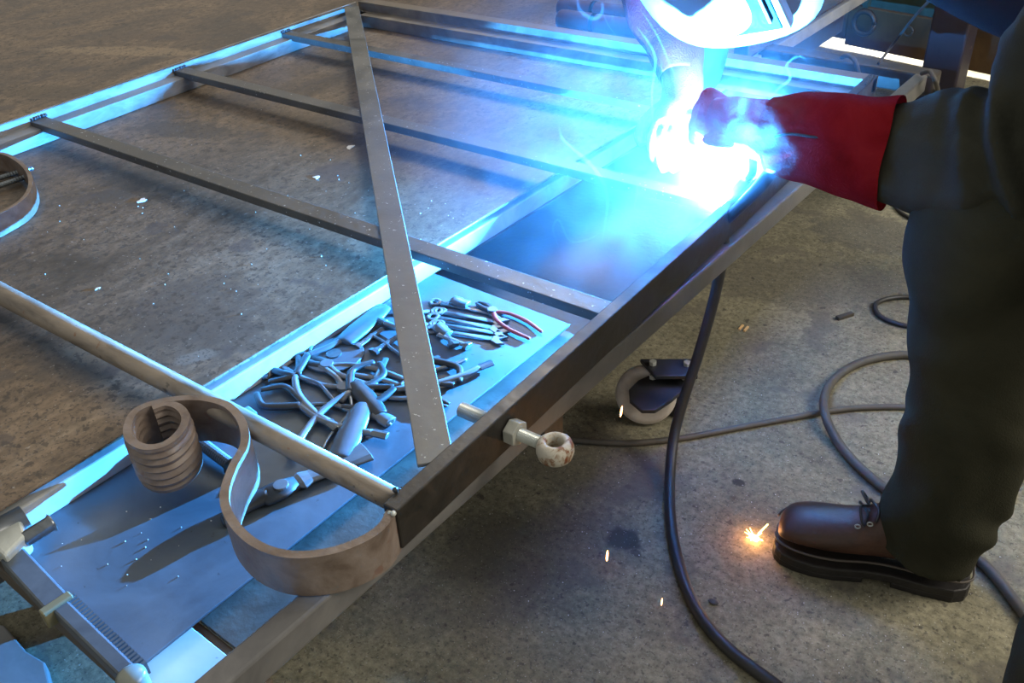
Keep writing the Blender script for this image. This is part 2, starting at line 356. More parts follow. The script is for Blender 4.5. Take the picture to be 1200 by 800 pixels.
bm = B(); box(bm, X0, X1, Y1 + .0125, Y1 + .055, .462, GT - .001); mk('end_tube', bm, mat('brown_steel', [(.10, .085, .07), (.17, .145, .12)], rough=.45), gate, bevel=.003)
for (y, wdt, zt) in ((1.045, .040, .484), (1.468, .037, .486), (1.862, .036, .484)):
    bm = B(); bar(bm, (X0 + .001, y + .02), (X1 - .02, y), wdt, zt - .018, zt); mk('cross_bar', bm, flat_m, gate, bevel=.0015)
bm = B(); bar(bm, (X0 + .02, 2.150), (X1 - .0175, .6155), .046, .4925, .4980); mk('diagonal_brace', bm, mat('brace_steel', [(.062, .067, .070), (.095, .100, .102), (.13, .135, .135)], scale=10, rough=.42, rvar=.1, speck=[((.45, .48, .5), 150, .68, .8)], bump=.08), gate, bevel=.0012, label='flat diagonal brace laid across the bars')
bm = B(); loft(bm, [(-2.5, .572, .469), (-1.55, .566, .469), (X1 - .02, .556, .472)], [.020, .0185, .0148], 28); mk('pipe_rail', bm, pipe_m, gate, smooth=True, bevel=0, label='round pipe rail')
# weld beads
random.seed(3)
def bead(bm, a, b, r=.005):
    a = Vector(a); b = Vector(b); n = max(2, int((b - a).length / .006))
    for i in range(n + 1):
        p = a.lerp(b, i / n) + Vector([random.uniform(-.001, .001) for _ in range(3)]); ball(bm, p, r * random.uniform(.8, 1.15), 8)
for (a, b) in (((X1 - .024, .56, .492), (X1 - .022, .548, .502)), ((X0 + .004, 1.05, .487), (X0 + .004, 1.085, .487)), ((X0 + .004, 1.47, .487), (X0 + .004, 1.505, .487)), ((X0 + .004, 1.865, .487), (X0 + .004, 1.895, .487)),
               ((X0 + .01, 2.185, .475), (X0 + .03, 2.185, .475)), ((X1 - .024, 1.43, .487), (X1 - .024, 1.45, .487)), ((X1 - .014, Y0 - .002, .490), (X1 - .003, Y0 - .003, .497)), ((X1 - .004, Y1 - .03, .502), (X1 - .01, Y1 + .03, .502))):
    bm = B(); bead(bm, a, b, .004); mk('weld_bead', bm, zinc_m if a[1] < .55 else darktool, gate, smooth=True)
# scroll
def ribbon(name, parent, path, hs, thick, m, label=None, rib_from=None, zc=None, nn=10):
    pts = cr_([(x, y, 0) for x, y in path], nn); H_ = lerp_r([tuple(h) for h in hs], nn)
    n = len(pts); bm = B(); rings = []
    NZ = 10
    for i, p in enumerate(pts):
        a = pts[max(0, i - 1)]; b = pts[min(n - 1, i + 1)]; t = (b - a).normalized(); nv = Vector((-t.y, t.x, 0)); zt, zb = H_[i]
        amp = 0
        if rib_from is not None and i > rib_from * n: amp = .0022 * min(1, (i - rib_from * n) / 12)
        ring = []
        for side in (1, -1):
            rng = range(NZ * 3 + 1) if rib_from is not None else range(2)
            cnt = NZ * 3 if rib_from is not None else 1
            lst = []
            for k in rng:
                f = k / cnt; z = zt + (zb - zt) * f
                d = thick / 2 + (amp * math.sin(f * 2 * math.pi * 6.5) if .04 < f < .96 else 0)
                lst.append(bm.verts.new(p + nv * side * d + Vector((0, 0, z))))
            ring += lst if side == 1 else lst[::-1]
        rings.append(ring)
    L_ = len(rings[0])
    for i in range(n - 1):
        for k in range(L_): bm.faces.new((rings[i][k], rings[i][(k + 1) % L_], rings[i + 1][(k + 1) % L_], rings[i + 1][k]))
    bm.faces.new(rings[0]); bm.faces.new(rings[-1][::-1])
    return mk(name, bm, m, parent, bevel=.0008 if rib_from is None else 0, smooth=rib_from is not None, label=label)
SP = [(467, 600), (448, 617), (425, 633), (390, 646), (350, 651), (315, 645), (287, 628), (268, 603), (263, 578), (272, 548), (286, 520), (284, 495), (268, 475), (242, 466), (212, 465), (180, 470), (158, 480), (149, 497), (152, 513), (170, 522), (193, 518), (211, 503), (217, 487), (209, 475), (194, 471), (178, 476)]
hsc = []
for i in range(len(SP)):
    f = min(1, max(0, (i - 5) / 10)); hsc.append((.495 - .004 * f, .433 - .018 * f))
spw = [(at(x, y, .493).x, at(x, y, .493).y) for x, y in SP]
spw[0] = (X1 - .011, Y0 + .004)
scr = ribbon('scroll', gate, spw, hsc, .011, scroll_m, 'rusty S-shaped scroll with a ribbed curled end', rib_from=.62)
md = scr.modifiers.new('es', 'EDGE_SPLIT'); md.split_angle = .7
# far scroll ring, at the left edge
RP = [(-30, 182), (0, 180), (18, 187), (32, 200), (36, 216), (28, 232), (8, 246), (-30, 262), (-60, 250)]
ribbon('far_scroll', gate, [(at(x, y, .478).x, at(x, y, .478).y) for x, y in RP], [(.480, PLZ + .001)] * len(RP), .009, scroll_m, 'curled scroll end at the far left')
# eye bolt
eb = empty('eye_bolt', 'threaded eye bolt with hex nut through the near gate bar, rusty cream eye', 'bolt', (-.56, .742, .468))
ey, ez = .742, .468
def thread(bm, x0, x1, r, pitch=.0022, seg=18):
    n = int((x1 - x0) / pitch * 2); pts = [(x0 + (x1 - x0) * i / n, ey, ez) for i in range(n + 1)]
    loft(bm, pts, [r if i % 2 else r * .88 for i in range(n + 1)], seg)
bm = B(); thread(bm, -.662, X1 - .022, .0108); mk('threaded_shank', bm, zinc_m, eb, smooth=False)
bm = B(); thread(bm, X1, -.532, .0092); mk('threaded_shank', bm, zinc_m, eb)
bm = B(); cyl(bm, (X1 + .001, ey, ez), (X1 + .018, ey, ez), .0185, 6); mk('hex_nut', bm, mat('dull_zinc', [(.26, .27, .24), (.4, .41, .37)], scale=30, rough=.4), eb, bevel=.0015)
bm = B(); seg = 40; rows = []
for (r, z) in ((.0115, -.0145), (.0175, -.0150), (.0225, -.011), (.0248, -.003), (.0248, .003), (.0225, .010), (.0175, .0145), (.0125, .0140), (.0112, .010)):
    rows.append([bm.verts.new((-.508 + r * math.cos(2 * math.pi * k / seg), ey + r * math.sin(2 * math.pi * k / seg), ez + z)) for k in range(seg)])
for i in range(len(rows)):
    a, b = rows[i], rows[(i + 1) % len(rows)]
    for k in range(seg): bm.faces.new((a[k], a[(k + 1) % seg], b[(k + 1) % seg], b[k]))
mk('eye', bm, eye_m, eb, smooth=True)

# ------------------------------------------------------------------ tools in the tray (built lying along +x, z=0 down)
def wpath(pts, z): return [(x, y, z) for x, y in pts]
def make_pliers(name, label, grip_m, sc=1, spread=.018, group=None):
    r = empty(name, label, 'pliers', group=group)
    bm = B(); limb(bm, [(.0, 0, .010), (.03, .007, .010), (.055, .003, .010)], [(.007, .010), (.008, .008), (.003, .003)], 4, 10); limb(bm, [(.0, 0, .010), (.03, -.007, .010), (.055, -.003, .010)], [(.007, .010), (.008, .008), (.003, .003)], 4, 10); mk('jaws', bm, darktool, r, True, local=True)
    bm = B(); cyl(bm, (.004, 0, .002), (.004, 0, .019), .011, 14); mk('pivot', bm, paletool, r, local=True, bevel=.001)
    for s in (1, -1):
        bm = B(); limb(bm, [(0, 0, .010), (-.03, s * spread * .8, .010), (-.08, s * spread * 1.1, .010), (-.135, s * spread * .8, .010)], [(.005, .006), (.006, .005), (.0065, .0055), (.005, .004)], 5, 10); mk('handle', bm, grip_m, r, True, local=True)
    r.scale = (sc,) * 3; return r
def make_locking(name, label, group=None):
    r = empty(name, label, 'clamp', group=group)
    bm = B(); limb(bm, [(.0, 0, .016), (.03, .018, .016), (.055, .026, .016), (.085, .006, .016)], [(.012, .007)] * 2 + [(.010, .006), (.006, .005)], 5, 10); mk('fixed_jaw', bm, darktool, r, True, local=True)
    bm = B(); limb(bm, [(.0, -.006, .016), (.035, -.022, .016), (.06, -.026, .016), (.085, -.004, .016)], [(.010, .006)] * 2 + [(.008, .006), (.006, .005)], 5, 10); mk('moving_jaw', bm, darktool, r, True, local=True)
    bm = B(); limb(bm, [(.0, .0, .016), (-.05, .014, .018), (-.11, .012, .018), (-.14, .004, .018)], [(.009, .006)] * 4, 5, 10); mk('handle', bm, paletool, r, True, local=True)
    bm = B(); limb(bm, [(-.01, -.006, .016), (-.04, -.024, .012), (-.10, -.026, .010), (-.13, -.032, .010)], [(.007, .003)] * 4, 5, 10); mk('lever', bm, chrome, r, True, local=True)
    bm = B(); cyl(bm, (-.14, .004, .018), (-.165, .0, .018), .008, 10); mk('adjusting_screw', bm, chrome, r, local=True, bevel=.001)
    return r
def make_wrench(name, label, L_=.15, m=chrome, group=None):
    r = empty(name, label, 'wrench', group=group)
    bm = B(); loft(bm, [(-L_ / 2, 0, .006), (0, 0, .006), (L_ / 2, 0, .006)], [(.0028, .006), (.0028, .005), (.0028, .006)], 10); mk('shank', bm, m, r, True, local=True)
    bm = B()
    pr = [(-L_ / 2, -.007), (-L_ / 2 - .012, -.014), (-L_ / 2 - .026, -.010), (-L_ / 2 - .018, -.005), (-L_ / 2 - .012, 0), (-L_ / 2 - .018, .005), (-L_ / 2 - .026, .010), (-L_ / 2 - .012, .014), (-L_ / 2, .007)]
    prism(bm, pr, .002, .010); mk('open_end', bm, m, r, local=True, bevel=.001)
    bm = B(); loft(bm, [(L_ / 2 + .011 + .009 * math.cos(a), .009 * math.sin(a), .006) for a in [i * math.pi / 8 for i in range(17)]], .004, 8); mk('ring_end', bm, m, r, True, local=True)
    return r
def make_driver(name, label, hm, group=None, L_=.1):
    r = empty(name, label, 'hand tool', group=group)
    bm = B(); limb(bm, [(-.055, 0, .016), (-.05, 0, .016), (-.02, 0, .016), (.02, 0, .016), (.04, 0, .016), (.043, 0, .016)], [.008, .014, .016, .0145, .011, .006], 4, 14); mk('handle', bm, hm, r, True, local=True)
    bm = B(); cyl(bm, (.04, 0, .016), (.04 + L_, 0, .010), .0045, 10); mk('shaft', bm, chrome, r, True, local=True)
    return r
def make_socket(name, label, m=chrome, group=None):
    r = empty(name, label, 'socket', group=group)
    bm = B(); loft(bm, [(-.016, 0, .0125), (-.015, 0, .0125), (.0, 0, .0125), (.003, 0, .0125), (.018, 0, .0125), (.019, 0, .0125)], [.009, .0105, .0105, .0125, .0125, .011], 16); mk('barrel', bm, m, r, True, local=True)
    bm = B(); cyl(bm, (.0185, 0, .0125), (.0195, 0, .0125), .008, 6); mk('hex_opening', bm, dark_steel, r, local=True)
    return r
def make_bolt(name, label, L_=.06, r_=.006, m=chrome, group=None):
    r = empty(name, label, 'bolt', group=group)
    bm = B(); n = 30; loft(bm, [(L_ * i / n, 0, r_ * 1.9) for i in range(n + 1)], [r_ if i % 2 else r_ * .87 for i in range(n + 1)], 12); mk('shank', bm, m, r, local=True)
    bm = B(); cyl(bm, (-r_ * 1.3, 0, r_ * 1.9), (0, 0, r_ * 1.9), r_ * 1.85, 6); mk('head', bm, m, r, local=True, bevel=.001)
    return r
def put(o, px, py, qx, qy, z=SHZ, dz=0.0):
    a = at(px, py, z + .01); b = at(qx, qy, z + .01)
    if z == SHZ: o.scale.z = .5
    o.location = (a.x, a.y, z + dz); o.rotation_euler = (0, 0, math.atan2(b.y - a.y, b.x - a.x)); return o
G1, G2 = 'locking clamps piled in the tray', 'spanners lying side by side in the tray'
lk = put(make_locking('locking_clamp', 'locking clamp with long pale handles at the left of the tool pile', G1), 345, 440, 322, 412)
def cp(o, label, *a, **k): c = copy_tree(o, label); put(c, *a, **k); return c
cp(lk, 'locking clamp whose bright handle ends point to the pipe, middle of the pile', 410, 458, 440, 425)
cp(lk, 'locking clamp lying flat nearest the pipe at the pile', 352, 474, 318, 462)
cp(lk, 'dark locking clamp just left of the diagonal brace', 462, 455, 436, 462)
cp(lk, 'locking clamp under the beam edge at the back of the pile', 360, 415, 335, 430)
c5 = cp(lk, 'shadowed locking clamp behind the diagonal brace at the bolts', 500, 420, 525, 440)
pl = put(make_pliers('pliers', 'grey pliers with bowed wire handles in the middle of the tool pile', paletool), 400, 450, 425, 462)
cp(pl, 'grey pliers with handles spread toward the beam, back of the pile', 385, 425, 358, 418)
cp(pl, 'grey pliers half behind the diagonal brace', 488, 462, 512, 468)
put(make_pliers('pliers', 'pliers with small red grips beside the row of spanners', redgrip, .8, .022), 578, 362, 560, 352)
wr = put(make_wrench('wrench', 'topmost spanner of the row behind the diagonal brace, nearest the cross bar', .10, paletool, G2), 545, 357, 520, 352)
for (k, lab) in enumerate(('second spanner of the row behind the brace', 'third spanner of the row behind the brace, with bright tip', 'fourth spanner of the row behind the brace', 'nearest spanner of the row behind the brace')):
    cp(wr, lab, 548 - (k % 2) * 4, 367 + 7 * k, 520 - 3 * k, 362 + 7 * k)
cp(wr, 'spanner lying by itself just left of the brace under the beam', 475, 362, 500, 361)
cp(wr, 'second spanner left of the brace, below the first', 472, 377, 500, 376)
dr = put(make_driver('chipping_tool', 'hand tool with fat blue-grey rubber handle nearest the pipe', greytool), 414, 500, 424, 478)
dr.scale = (1.3, 1.3, .55)
put(make_driver('screwdriver', 'dark-handled driver with bright ferrule pointing to the brace', darktool, L_=.03), 432, 468, 448, 486)
cp(dr, 'round grey-handled tool under the plate edge beside the brace', 430, 376, 460, 350)
sk = put(make_socket('socket', 'small bright socket at the end of the spanner row', paletool), 540, 352, 530, 349)
cp(sk, 'bright socket left of the spanner row', 519, 385, 512, 380)
cp(sk, 'socket lying nearest the pipe among the clamps', 447, 487, 456, 492)
bo = put(make_bolt('bolt', 'bolt lying beside the bright socket behind the brace'), 530, 400, 522, 388)
cp(bo, 'bolt with long thread lying on open tray behind the brace', 545, 402, 530, 396)
cp(bo, 'bolt lying in front of the beam at the far end of the tool pile', 360, 402, 345, 412)
cp(bo, 'bolt lying alone between the clamps and the plate edge', 420, 402, 430, 395)
cp(bo, 'second lone bolt right of the clamps', 440, 408, 456, 398)
# round grey disc (grinding disc) under plate edge and box of scrap
gd = empty('grinding_disc', 'round grey grinding disc leaning flat on tools near the plate edge', 'disc', (0, 0, 0))
bm = B(); cyl(bm, (0, 0, 0), (0, 0, .006), .05, 36); mk('disc', bm, greytool, gd, local=True, bevel=.001)
bm = B(); cyl(bm, (0, 0, .0055), (0, 0, .008), .013, 20); mk('hub', bm, chrome, gd, local=True)
p = at(392, 418, SHZ); gd.location = (p.x, p.y, SHZ)

# ------------------------------------------------------------------ clamps on the near tray
# small cast clamp with blue wedge handle
h1 = at(330, 572, SHZ + .008)
hc = empty('pipe_wrench', 'cast steel wrench with light wedge-shaped handle lying under the pipe beside the scroll', 'wrench', (h1.x, h1.y, SHZ))
a, b = at(346, 566, SHZ + .008), at(430, 528, SHZ + .008)
d_ = (b - a); d_.z = 0; L_ = d_.length; d_.normalize(); n_ = Vector((-d_.y, d_.x, 0))
bm = B(); loft(bm, [a + d_ * (L_ * t) for t in (0, .08, .2, .6, 1)], [(.004, .012), (.006, .019), (.005, .014), (.005, .019), (.006, .024)], 10); mk('handle', bm, paletool, hc, smooth=False, bevel=.002)
bm = B(); e = a - d_ * .02; loft(bm, [e + d_ * .022, e, e - d_ * .025, e - d_ * .03], [(.006, .014), (.008, .019), (.008, .019), (.006, .014)], 16); mk('collar', bm, darktool, hc, smooth=True)
bm = B(); cyl(bm, e + Vector((0, 0, .006)), e + Vector((0, 0, .010)), .011, 16); mk('cap', bm, paletool, hc, bevel=.001)
bm = B(); limb(bm, [e - d_ * .02, e - d_ * .05 + n_ * .004, e - d_ * .075 - n_ * .006, e - d_ * .085 - n_ * .02], [(.009, .014), (.008, .018), (.007, .014), (.005, .006)], 5, 12); mk('jaw', bm, darktool, hc, True)
# pipe clamp with blue sliding bar and threaded spindle
c1, c2 = at(226, 512, SHZ + .011), at(272, 546, SHZ + .010)
pc = empty('screw_clamp', 'blue bar clamp with ribbed spindle lying between the ribbed curl and the scroll neck', 'clamp', (c1.x, c1.y, SHZ))
d_ = (c2 - c1); L_ = d_.length; d_.normalize(); n = 44
bm = B(); loft(bm, [c1 + d_ * (L_ * i / n) for i in range(n + 1)], [.0095 if i % 2 else .0082 for i in range(n + 1)], 14); mk('spindle', bm, greytool, pc)
bm = B(); cyl(bm, c2, c2 + d_ * .018, .014, 16, .009); mk('swivel_foot', bm, darktool, pc, True)
a, b = at(222, 520, SHZ + .016), at(297, 482, SHZ + .010); s_ = (b - a).normalized(); n_ = Vector((-s_.y, s_.x, 0)).normalized() * .012
bm = B(); hexa(bm, [a - n_ - Vector((0, 0, .006)), a + n_ - Vector((0, 0, .006)), b + n_ - Vector((0, 0, .006)), b - n_ - Vector((0, 0, .006))][::1], [a - n_ + Vector((0, 0, .006)), a + n_ + Vector((0, 0, .006)), b + n_ + Vector((0, 0, .006)), b - n_ + Vector((0, 0, .006))])
mk('sliding_bar', bm, mat('blue_paint', [(.08, .20, .38), (.10, .25, .45)], rough=.4), pc, bevel=.002, label='blue sliding bar')
bm = B(); ball(bm, c1, .017, 16); mk('hub', bm, greytool, pc, True)
# bar clamp on the tray edge, bottom left
bc = empty('bar_clamp', 'heavy steel bar clamp with toothed bar hooked over the near tray edge', 'clamp', (*p2(30, 650, SHZ), SHZ))
def hx(pts, z0, z1):
    bm = B(); prism(bm, [at(x, y, (z0 + z1) / 2) for x, y in pts], z0, z1); return bm
mk('head', hx([(-14, 640), (24, 604), (36, 636), (10, 662)], SHZ + .002, SHZ + .034), zinc_m, bc, bevel=.004)
a, b = at(26, 634, SHZ + .024), at(61, 612, SHZ + .024)
bm = B(); loft(bm, [a, a.lerp(b, .1), a.lerp(b, .92), b], [.007, .0105, .0105, .013], 20); mk('pressure_screw', bm, chrome, bc, True)
a, b = at(16, 654, SHZ + .012), at(70, 712, SHZ + .012)
def obar(bm, a, b, w, h):
    d = (b - a).normalized(); n = Vector((-d.y, d.x, 0)).normalized() * w / 2; z = Vector((0, 0, h / 2))
    hexa(bm, [a - n - z, b - n - z, b + n - z, a + n - z], [a - n + z, b - n + z, b + n + z, a + n + z])
bm = B(); obar(bm, a, b, .030, .020); mk('neck', bm, greytool, bc, bevel=.003)
b2 = at(160, 800, SHZ + .012)
bm = B(); obar(bm, b, b2, .020, .022); mk('rail', bm, greytool, bc, bevel=.003)
bm = B(); obar(bm, at(66, 711, SHZ + .014), at(72, 717, SHZ + .014), .038, .026); mk('band', bm, mat('brass', [(.14, .14, .09), (.22, .21, .13)], rough=.4, metal=.3), bc, bevel=.002, label='brass coloured band')
s_ = (b2 - b); off = Vector((-s_.y, s_.x, 0)).normalized() * .014
bm = B()
for i in range(26):
    c = b.lerp(b2, (i + .5) / 27) + off; obar(bm, c - s_.normalized() * .0017, c + s_.normalized() * .0017, .012, .020)
o = mk('rack_teeth', bm, greytool, bc, bevel=0); o['kind'] = 'stuff'
c = at(157, 800, SHZ + .012)
bm = B(); loft(bm, [c - Vector((0, 0, .016)), c - Vector((0, 0, .012)), c + Vector((0, 0, .012)), c + Vector((0, 0, .016))], [.014, .0165, .0165, .012], 24); mk('end_cap', bm, mat('clear_cap', [(.10, .12, .12), (.2, .22, .18)], rough=.3, scale=20), bc, smooth=True)
# pale pipe lying on the tray corner
a, b = at(-45, 648, SHZ + .022), at(30, 607, SHZ + .022)
bm = B(); loft(bm, [a, b], .019, 24); tag(mk('tube', bm, paletool, smooth=True), 'short pale steel tube at the left frame edge above the bar clamp head', 'tube')
# grey plate added in the outline of the blue-lit floor patch, bottom left
bm = B(); pts = [(-60, 720), (5, 732), (30, 762), (52, 775), (58, 800), (50, 860), (-60, 860)]; prism(bm, [at(x, y, .03) for x, y in pts], .0, .03)
tag(mk('lit_floor_plate', bm, floorlit, bevel=.003), 'grey plate added as the blue-lit bit of floor at the bottom left corner, under the tray', 'plate')

# items lying in the far ring, at left
for (p_, q_, lab) in (((-10, 212), (10, 206), 'upper bright bolt lying inside the far curled ring at left'), ((-12, 222), (12, 214), 'lower bright bolt lying inside the far curled ring at left')):
    bb = make_bolt('bolt', lab, .09, .006, chrome); put(bb, *p_, *q_, z=PLZ)
# maroon rolls on plate
MG = 'maroon rolled rags on the far plate'
for k, (pa, pb_, r, lab) in enumerate((((655, 22), (745, 34), .030, 'nearer maroon rolled rag on the plate behind the frame'), ((655, 8), (745, 18), .028, 'farther maroon rolled rag on the plate behind the frame'))):
    a = at(*pa, PLZ + r); b = at(*pb_, PLZ + r); b = a + (b - a).normalized() * .42
    rr = empty('rolled_rag', lab, 'rag', (a.x, a.y, PLZ), group=MG)
    bm = B(); limb(bm, [a, a.lerp(b, .06), a.lerp(b, .5), a.lerp(b, .94), b], [r * .55, r, r * .95, r, r * .6], 5, 20); mk('roll', bm, maroon_m, rr, True)
    bm = B(); c = a.lerp(b, .3); d = (b - a).normalized(); loft(bm, [c - d * .006, c + d * .006], r * 1.03, 20); mk('tie', bm, jacket_m, rr, True)
# dark strap/post standing on plate near the helmet
p_ = at(868, 68, PLZ); bm = B(); box(bm, p_.x - .02, p_.x + .02, p_.y - .004, p_.y + .004, PLZ, PLZ + .10); tag(mk('steel_tab', bm, dark_steel, bevel=.001), 'upright dark steel tab on the plate below the helmet', 'tab')

# ------------------------------------------------------------------ cables
def cable(name, pts, r, m, label, cat='cable'):
    bm = B(); loft(bm, cr_([at(*p) for p in pts], 8), r, 14); return tag(mk(name, bm, m, smooth=True), label, cat)
r = .0105
cable('welding_cable', [(846, 262, .46), (848, 290, .42), (838, 345, .33), (820, 410, .22), (803, 462, .13), (790, 510, .06), (785, 560, .018), (786, 610, r), (795, 660, r), (815, 712, r), (850, 757, r), (905, 800, r), (960, 840, r)], r, rubber, 'thick black welding cable hanging from the weld and curving across the floor')
r = .0065
cable('thin_hose', [(640, 512, r), (690, 517, r), (740, 519, r), (800, 513, r), (870, 500, r), (930, 489, r), (975, 481, r), (1020, 477, r), (1075, 478, r), (1150, 490, r)], r, greyhose, 'thin grey hose lying straight across the floor to the trouser leg', 'hose')
r = .0095
cable('looped_hose', [(1130, 432, r), (1075, 417, r), (1040, 417, r), (1005, 426, r), (978, 444, r), (966, 466, r + .012), (969, 492, r + .013), (985, 522, r), (1010, 550, r), (1037, 572, r), (1080, 605, r), (1125, 640, r), (1160, 668, r), (1195, 712, r), (1235, 770, r)], r, greyhose, 'grey hose looping round behind the brown boot and out to the right edge', 'hose')
r = .006
cable('small_hose', [(1100, 352, r), (1066, 348, r), (1040, 350, r), (1026, 357, r), (1030, 369, r), (1048, 378, r), (1072, 383, r), (1110, 385, r)], r, rubber, 'short black hose loop on the floor at knee height beside the trousers', 'hose')
cable('wire', [(1046, 236, r), (1055, 248, r), (1070, 257, r), (1080, 260, r), (1085, 250, r), (1080, 238, r)], .005, rubber, 'small black wire loop on the floor under the sleeve', 'wire')
cable('wire', [(1110, -20, .80), (1085, 5, .66), (1068, 24, .56), (1048, 50, .48), (1029, 75, .435)], .0035, rubber, 'black wire hanging from the jacket down to the table end rail', 'wire')
cable('grey_hose', [(985, 72, .40), (988, 66, .44), (996, 66, .45), (1003, 74, .44), (1007, 92, .40), (1009, 110, .385)], .006, greyhose, 'grey hose arching out of the tray behind the gate corner', 'hose')
cable('grey_hose', [(1080, 86, .44), (1090, 84, .452), (1096, 95, .44), (1100, 110, .37), (1103, 128, .28), (1108, 150, .15)], .006, greyhose, 'grey hose bent over the far corner of the table rail', 'hose')

# ------------------------------------------------------------------ caster under the rail
cc = at(760, 462, .04); cas = empty('caster_wheel', 'pale nylon caster wheel in a dark bolted bracket on the floor below the gate bar', 'wheel', (cc.x, cc.y, 0))
cw = at(757, 462, .06); ax = Vector((.35, -.85, .42)).normalized()
q = ax.to_track_quat('Z', 'Y').to_matrix()
bm = B(); seg = 40; rows = []
for (r, z) in ((.028, -.014), (.052, -.016), (.062, -.010), (.064, 0), (.062, .010), (.052, .016), (.046, .013), (.028, .014)):
    rows.append([bm.verts.new(cw + q @ Vector((r * math.cos(2 * math.pi * k / seg), r * math.sin(2 * math.pi * k / seg), z))) for k in range(seg)])
for i in range(len(rows)):
    a_, b_ = rows[i], rows[(i + 1) % len(rows)]
    for k in range(seg): bm.faces.new((a_[k], a_[(k + 1) % seg], b_[(k + 1) % seg], b_[k]))
mk('wheel', bm, cast_m, cas, smooth=True)
bm = B(); pts = [(768, 436), (815, 439), (805, 452), (788, 467), (768, 480), (752, 480), (738, 468), (737, 456), (748, 445)]
prism(bm, [at(x, y, .105) for x, y in pts], .095, .105); br = mk('fork', bm, bracket_m, cas, bevel=.002)
bm = B(); prism(bm, [at(x, y, .135) for x, y in ((750, 420), (812, 420), (818, 440), (768, 440))], .125, .135); mk('top_plate', bm, bracket_m, cas, bevel=.002)
bm = B(); box(bm, at(790, 440, .1).x - .02, at(790, 440, .1).x + .02, at(790, 440, .1).y - .01, at(790, 440, .1).y + .02, .0, .125); mk('stem', bm, bracket_m, cas, bevel=.003)
for (x, y, z) in ((765, 427, .135), (805, 428, .135), (765, 443, .107), (803, 444, .107)):
    c = at(x, y, z); bm = B(); cyl(bm, c, c + Vector((0, 0, .009)), .008, 6); mk('bolt_head', bm, zinc_m, cas, bevel=.001)

# ------------------------------------------------------------------ flakes and spatter
for (x, y, z, s, lab) in ((410, 173, PLZ, .018, 'largest white flake on the plate, left of the brace'), (371, 208, PLZ, .014, 'white flake between the two middle cross bars'), (166, 235, PLZ, .013, 'white flake near the second cross bar at left'), (115, 338, PLZ, .008, 'small white flake above the round pipe')):
    c = at(x, y, z); bm = B(); pts = []
    for i in range(9):
        a = i * 2 * math.pi / 9; rr = s * random.uniform(.35, 1.0); pts.append((c.x + rr * math.cos(a) * .7, c.y + rr * math.sin(a)))
    prism(bm, pts, z, z + .0012); tag(mk('slag_flake', bm, spatter_m), lab, 'flake', 'white flakes on the plate')
bm = B()
for i in range(420):
    if i < 190: c = at(random.uniform(560, 1180), random.uniform(420, 800), 0); z = 0
    elif i < 330: c = at(random.gauss(330, 160), random.gauss(260, 70), PLZ); z = PLZ
    else: c = at(random.uniform(60, 260), random.uniform(590, 760), SHZ); z = SHZ
    if (z == SHZ and i % 3) or (z == PLZ and i % 2): continue
    if z == PLZ and c.x > -1.07: continue
    if z == SHZ and (c.x > -.8 or c.x < -1.03 or c.y < .3): continue
    if z == 0 and c.x < -.5 and c.y < .6: continue
    s = random.uniform(.0005, .0012); ball(bm, (c.x, c.y, z + s * .6), s, 6)
tag(mk('weld_spatter', bm, spatter_m), 'tiny bright beads of weld spatter strewn over floor, plate and tray', 'spatter', kind='stuff')
bm = B(); c = at(867, 384, .0)
for dx in (0, .013):
    box(bm, c.x + dx, c.x + dx + .005, c.y - .01, c.y + .012, 0, .004)
tag(mk('wire_offcut', bm, mat('brass2', [(.7, .45, .2), (.8, .55, .3)], rough=.4)), 'pair of tiny brass coloured wire offcuts on the floor', 'offcut')
c = at(990, 370, .005); bm = B(); obar(bm, c - Vector((.012, .02, 0)), c + Vector((.012, .02, 0)), .012, .009); tag(mk('steel_offcut', bm, dark_steel, bevel=.001), 'small black steel offcut lying alone on the floor', 'offcut')
c = at(836, 705, .003); bm = B(); ball(bm, c, .009, 10, (1, .7, .3)); tag(mk('slag_lump', bm, dark_steel), 'small dark brown slag lump right of the thick cable', 'slag')

# ------------------------------------------------------------------ sparks
spark_m = emis('hot_spark', (1, .42, .14), 14)
SG = 'glowing orange sparks falling to the floor'
for (x0, y0, x1, y1, z, r, lab) in ((729, 476, 727, 488, .12, .0018, 'glowing spark beside the caster wheel'), (748, 381, 745, 399, .25, .002, 'glowing spark under the middle of the gate bar'), (842, 296, 840, 306, .35, .002, 'glowing spark next to where the thick cable leaves the weld'),
                              (712, 645, 711, 657, .04, .0018, 'glowing spark right of the round black stain'), (776, 701, 775, 709, .02, .001, 'faint spark left of the thick cable near the bottom')):
    a = at(x0, y0, z); b = at(x1, y1, z - .01); bm = B(); loft(bm, [a, a.lerp(b, .3), a.lerp(b, .8), b], [r * .5, r, r, r * .4], 8)
    tag(mk('spark', bm, spark_m), lab, 'spark', SG)
sb = at(884, 630, .004); sp = empty('spark_burst', 'bright orange burst of sparks on the floor at the boot toe', 'spark', sb)
bm = B(); ball(bm, sb, .0075, 12, (1.3, .8, .6)); mk('glowing_core', bm, emis('hot_core', (1, .62, .22), 30), sp)
for i in range(12):
    a = random.uniform(0, 6.28); e = Vector((math.cos(a), math.sin(a), random.uniform(.0, .8))) * random.uniform(.006, .019)
    bm = B(); loft(bm, [sb + e * .25, sb + e], [.0014, .0005], 6); mk('spark_streak', bm, spark_m, sp)
e = Vector(at(900, 614, .03)) - sb; bm = B(); loft(bm, [sb + e * .3, sb + e], [.0016, .001], 6); mk('spark_streak', bm, spark_m, sp)
sl = bpy.data.lights.new('spark_light', 'POINT'); sl.energy = .22; sl.color = (1, .45, .15); sl.shadow_soft_size = .012
so = bpy.data.objects.new('spark_light', sl); COL.objects.link(so); so.location = sb + Vector((0, 0, .025))

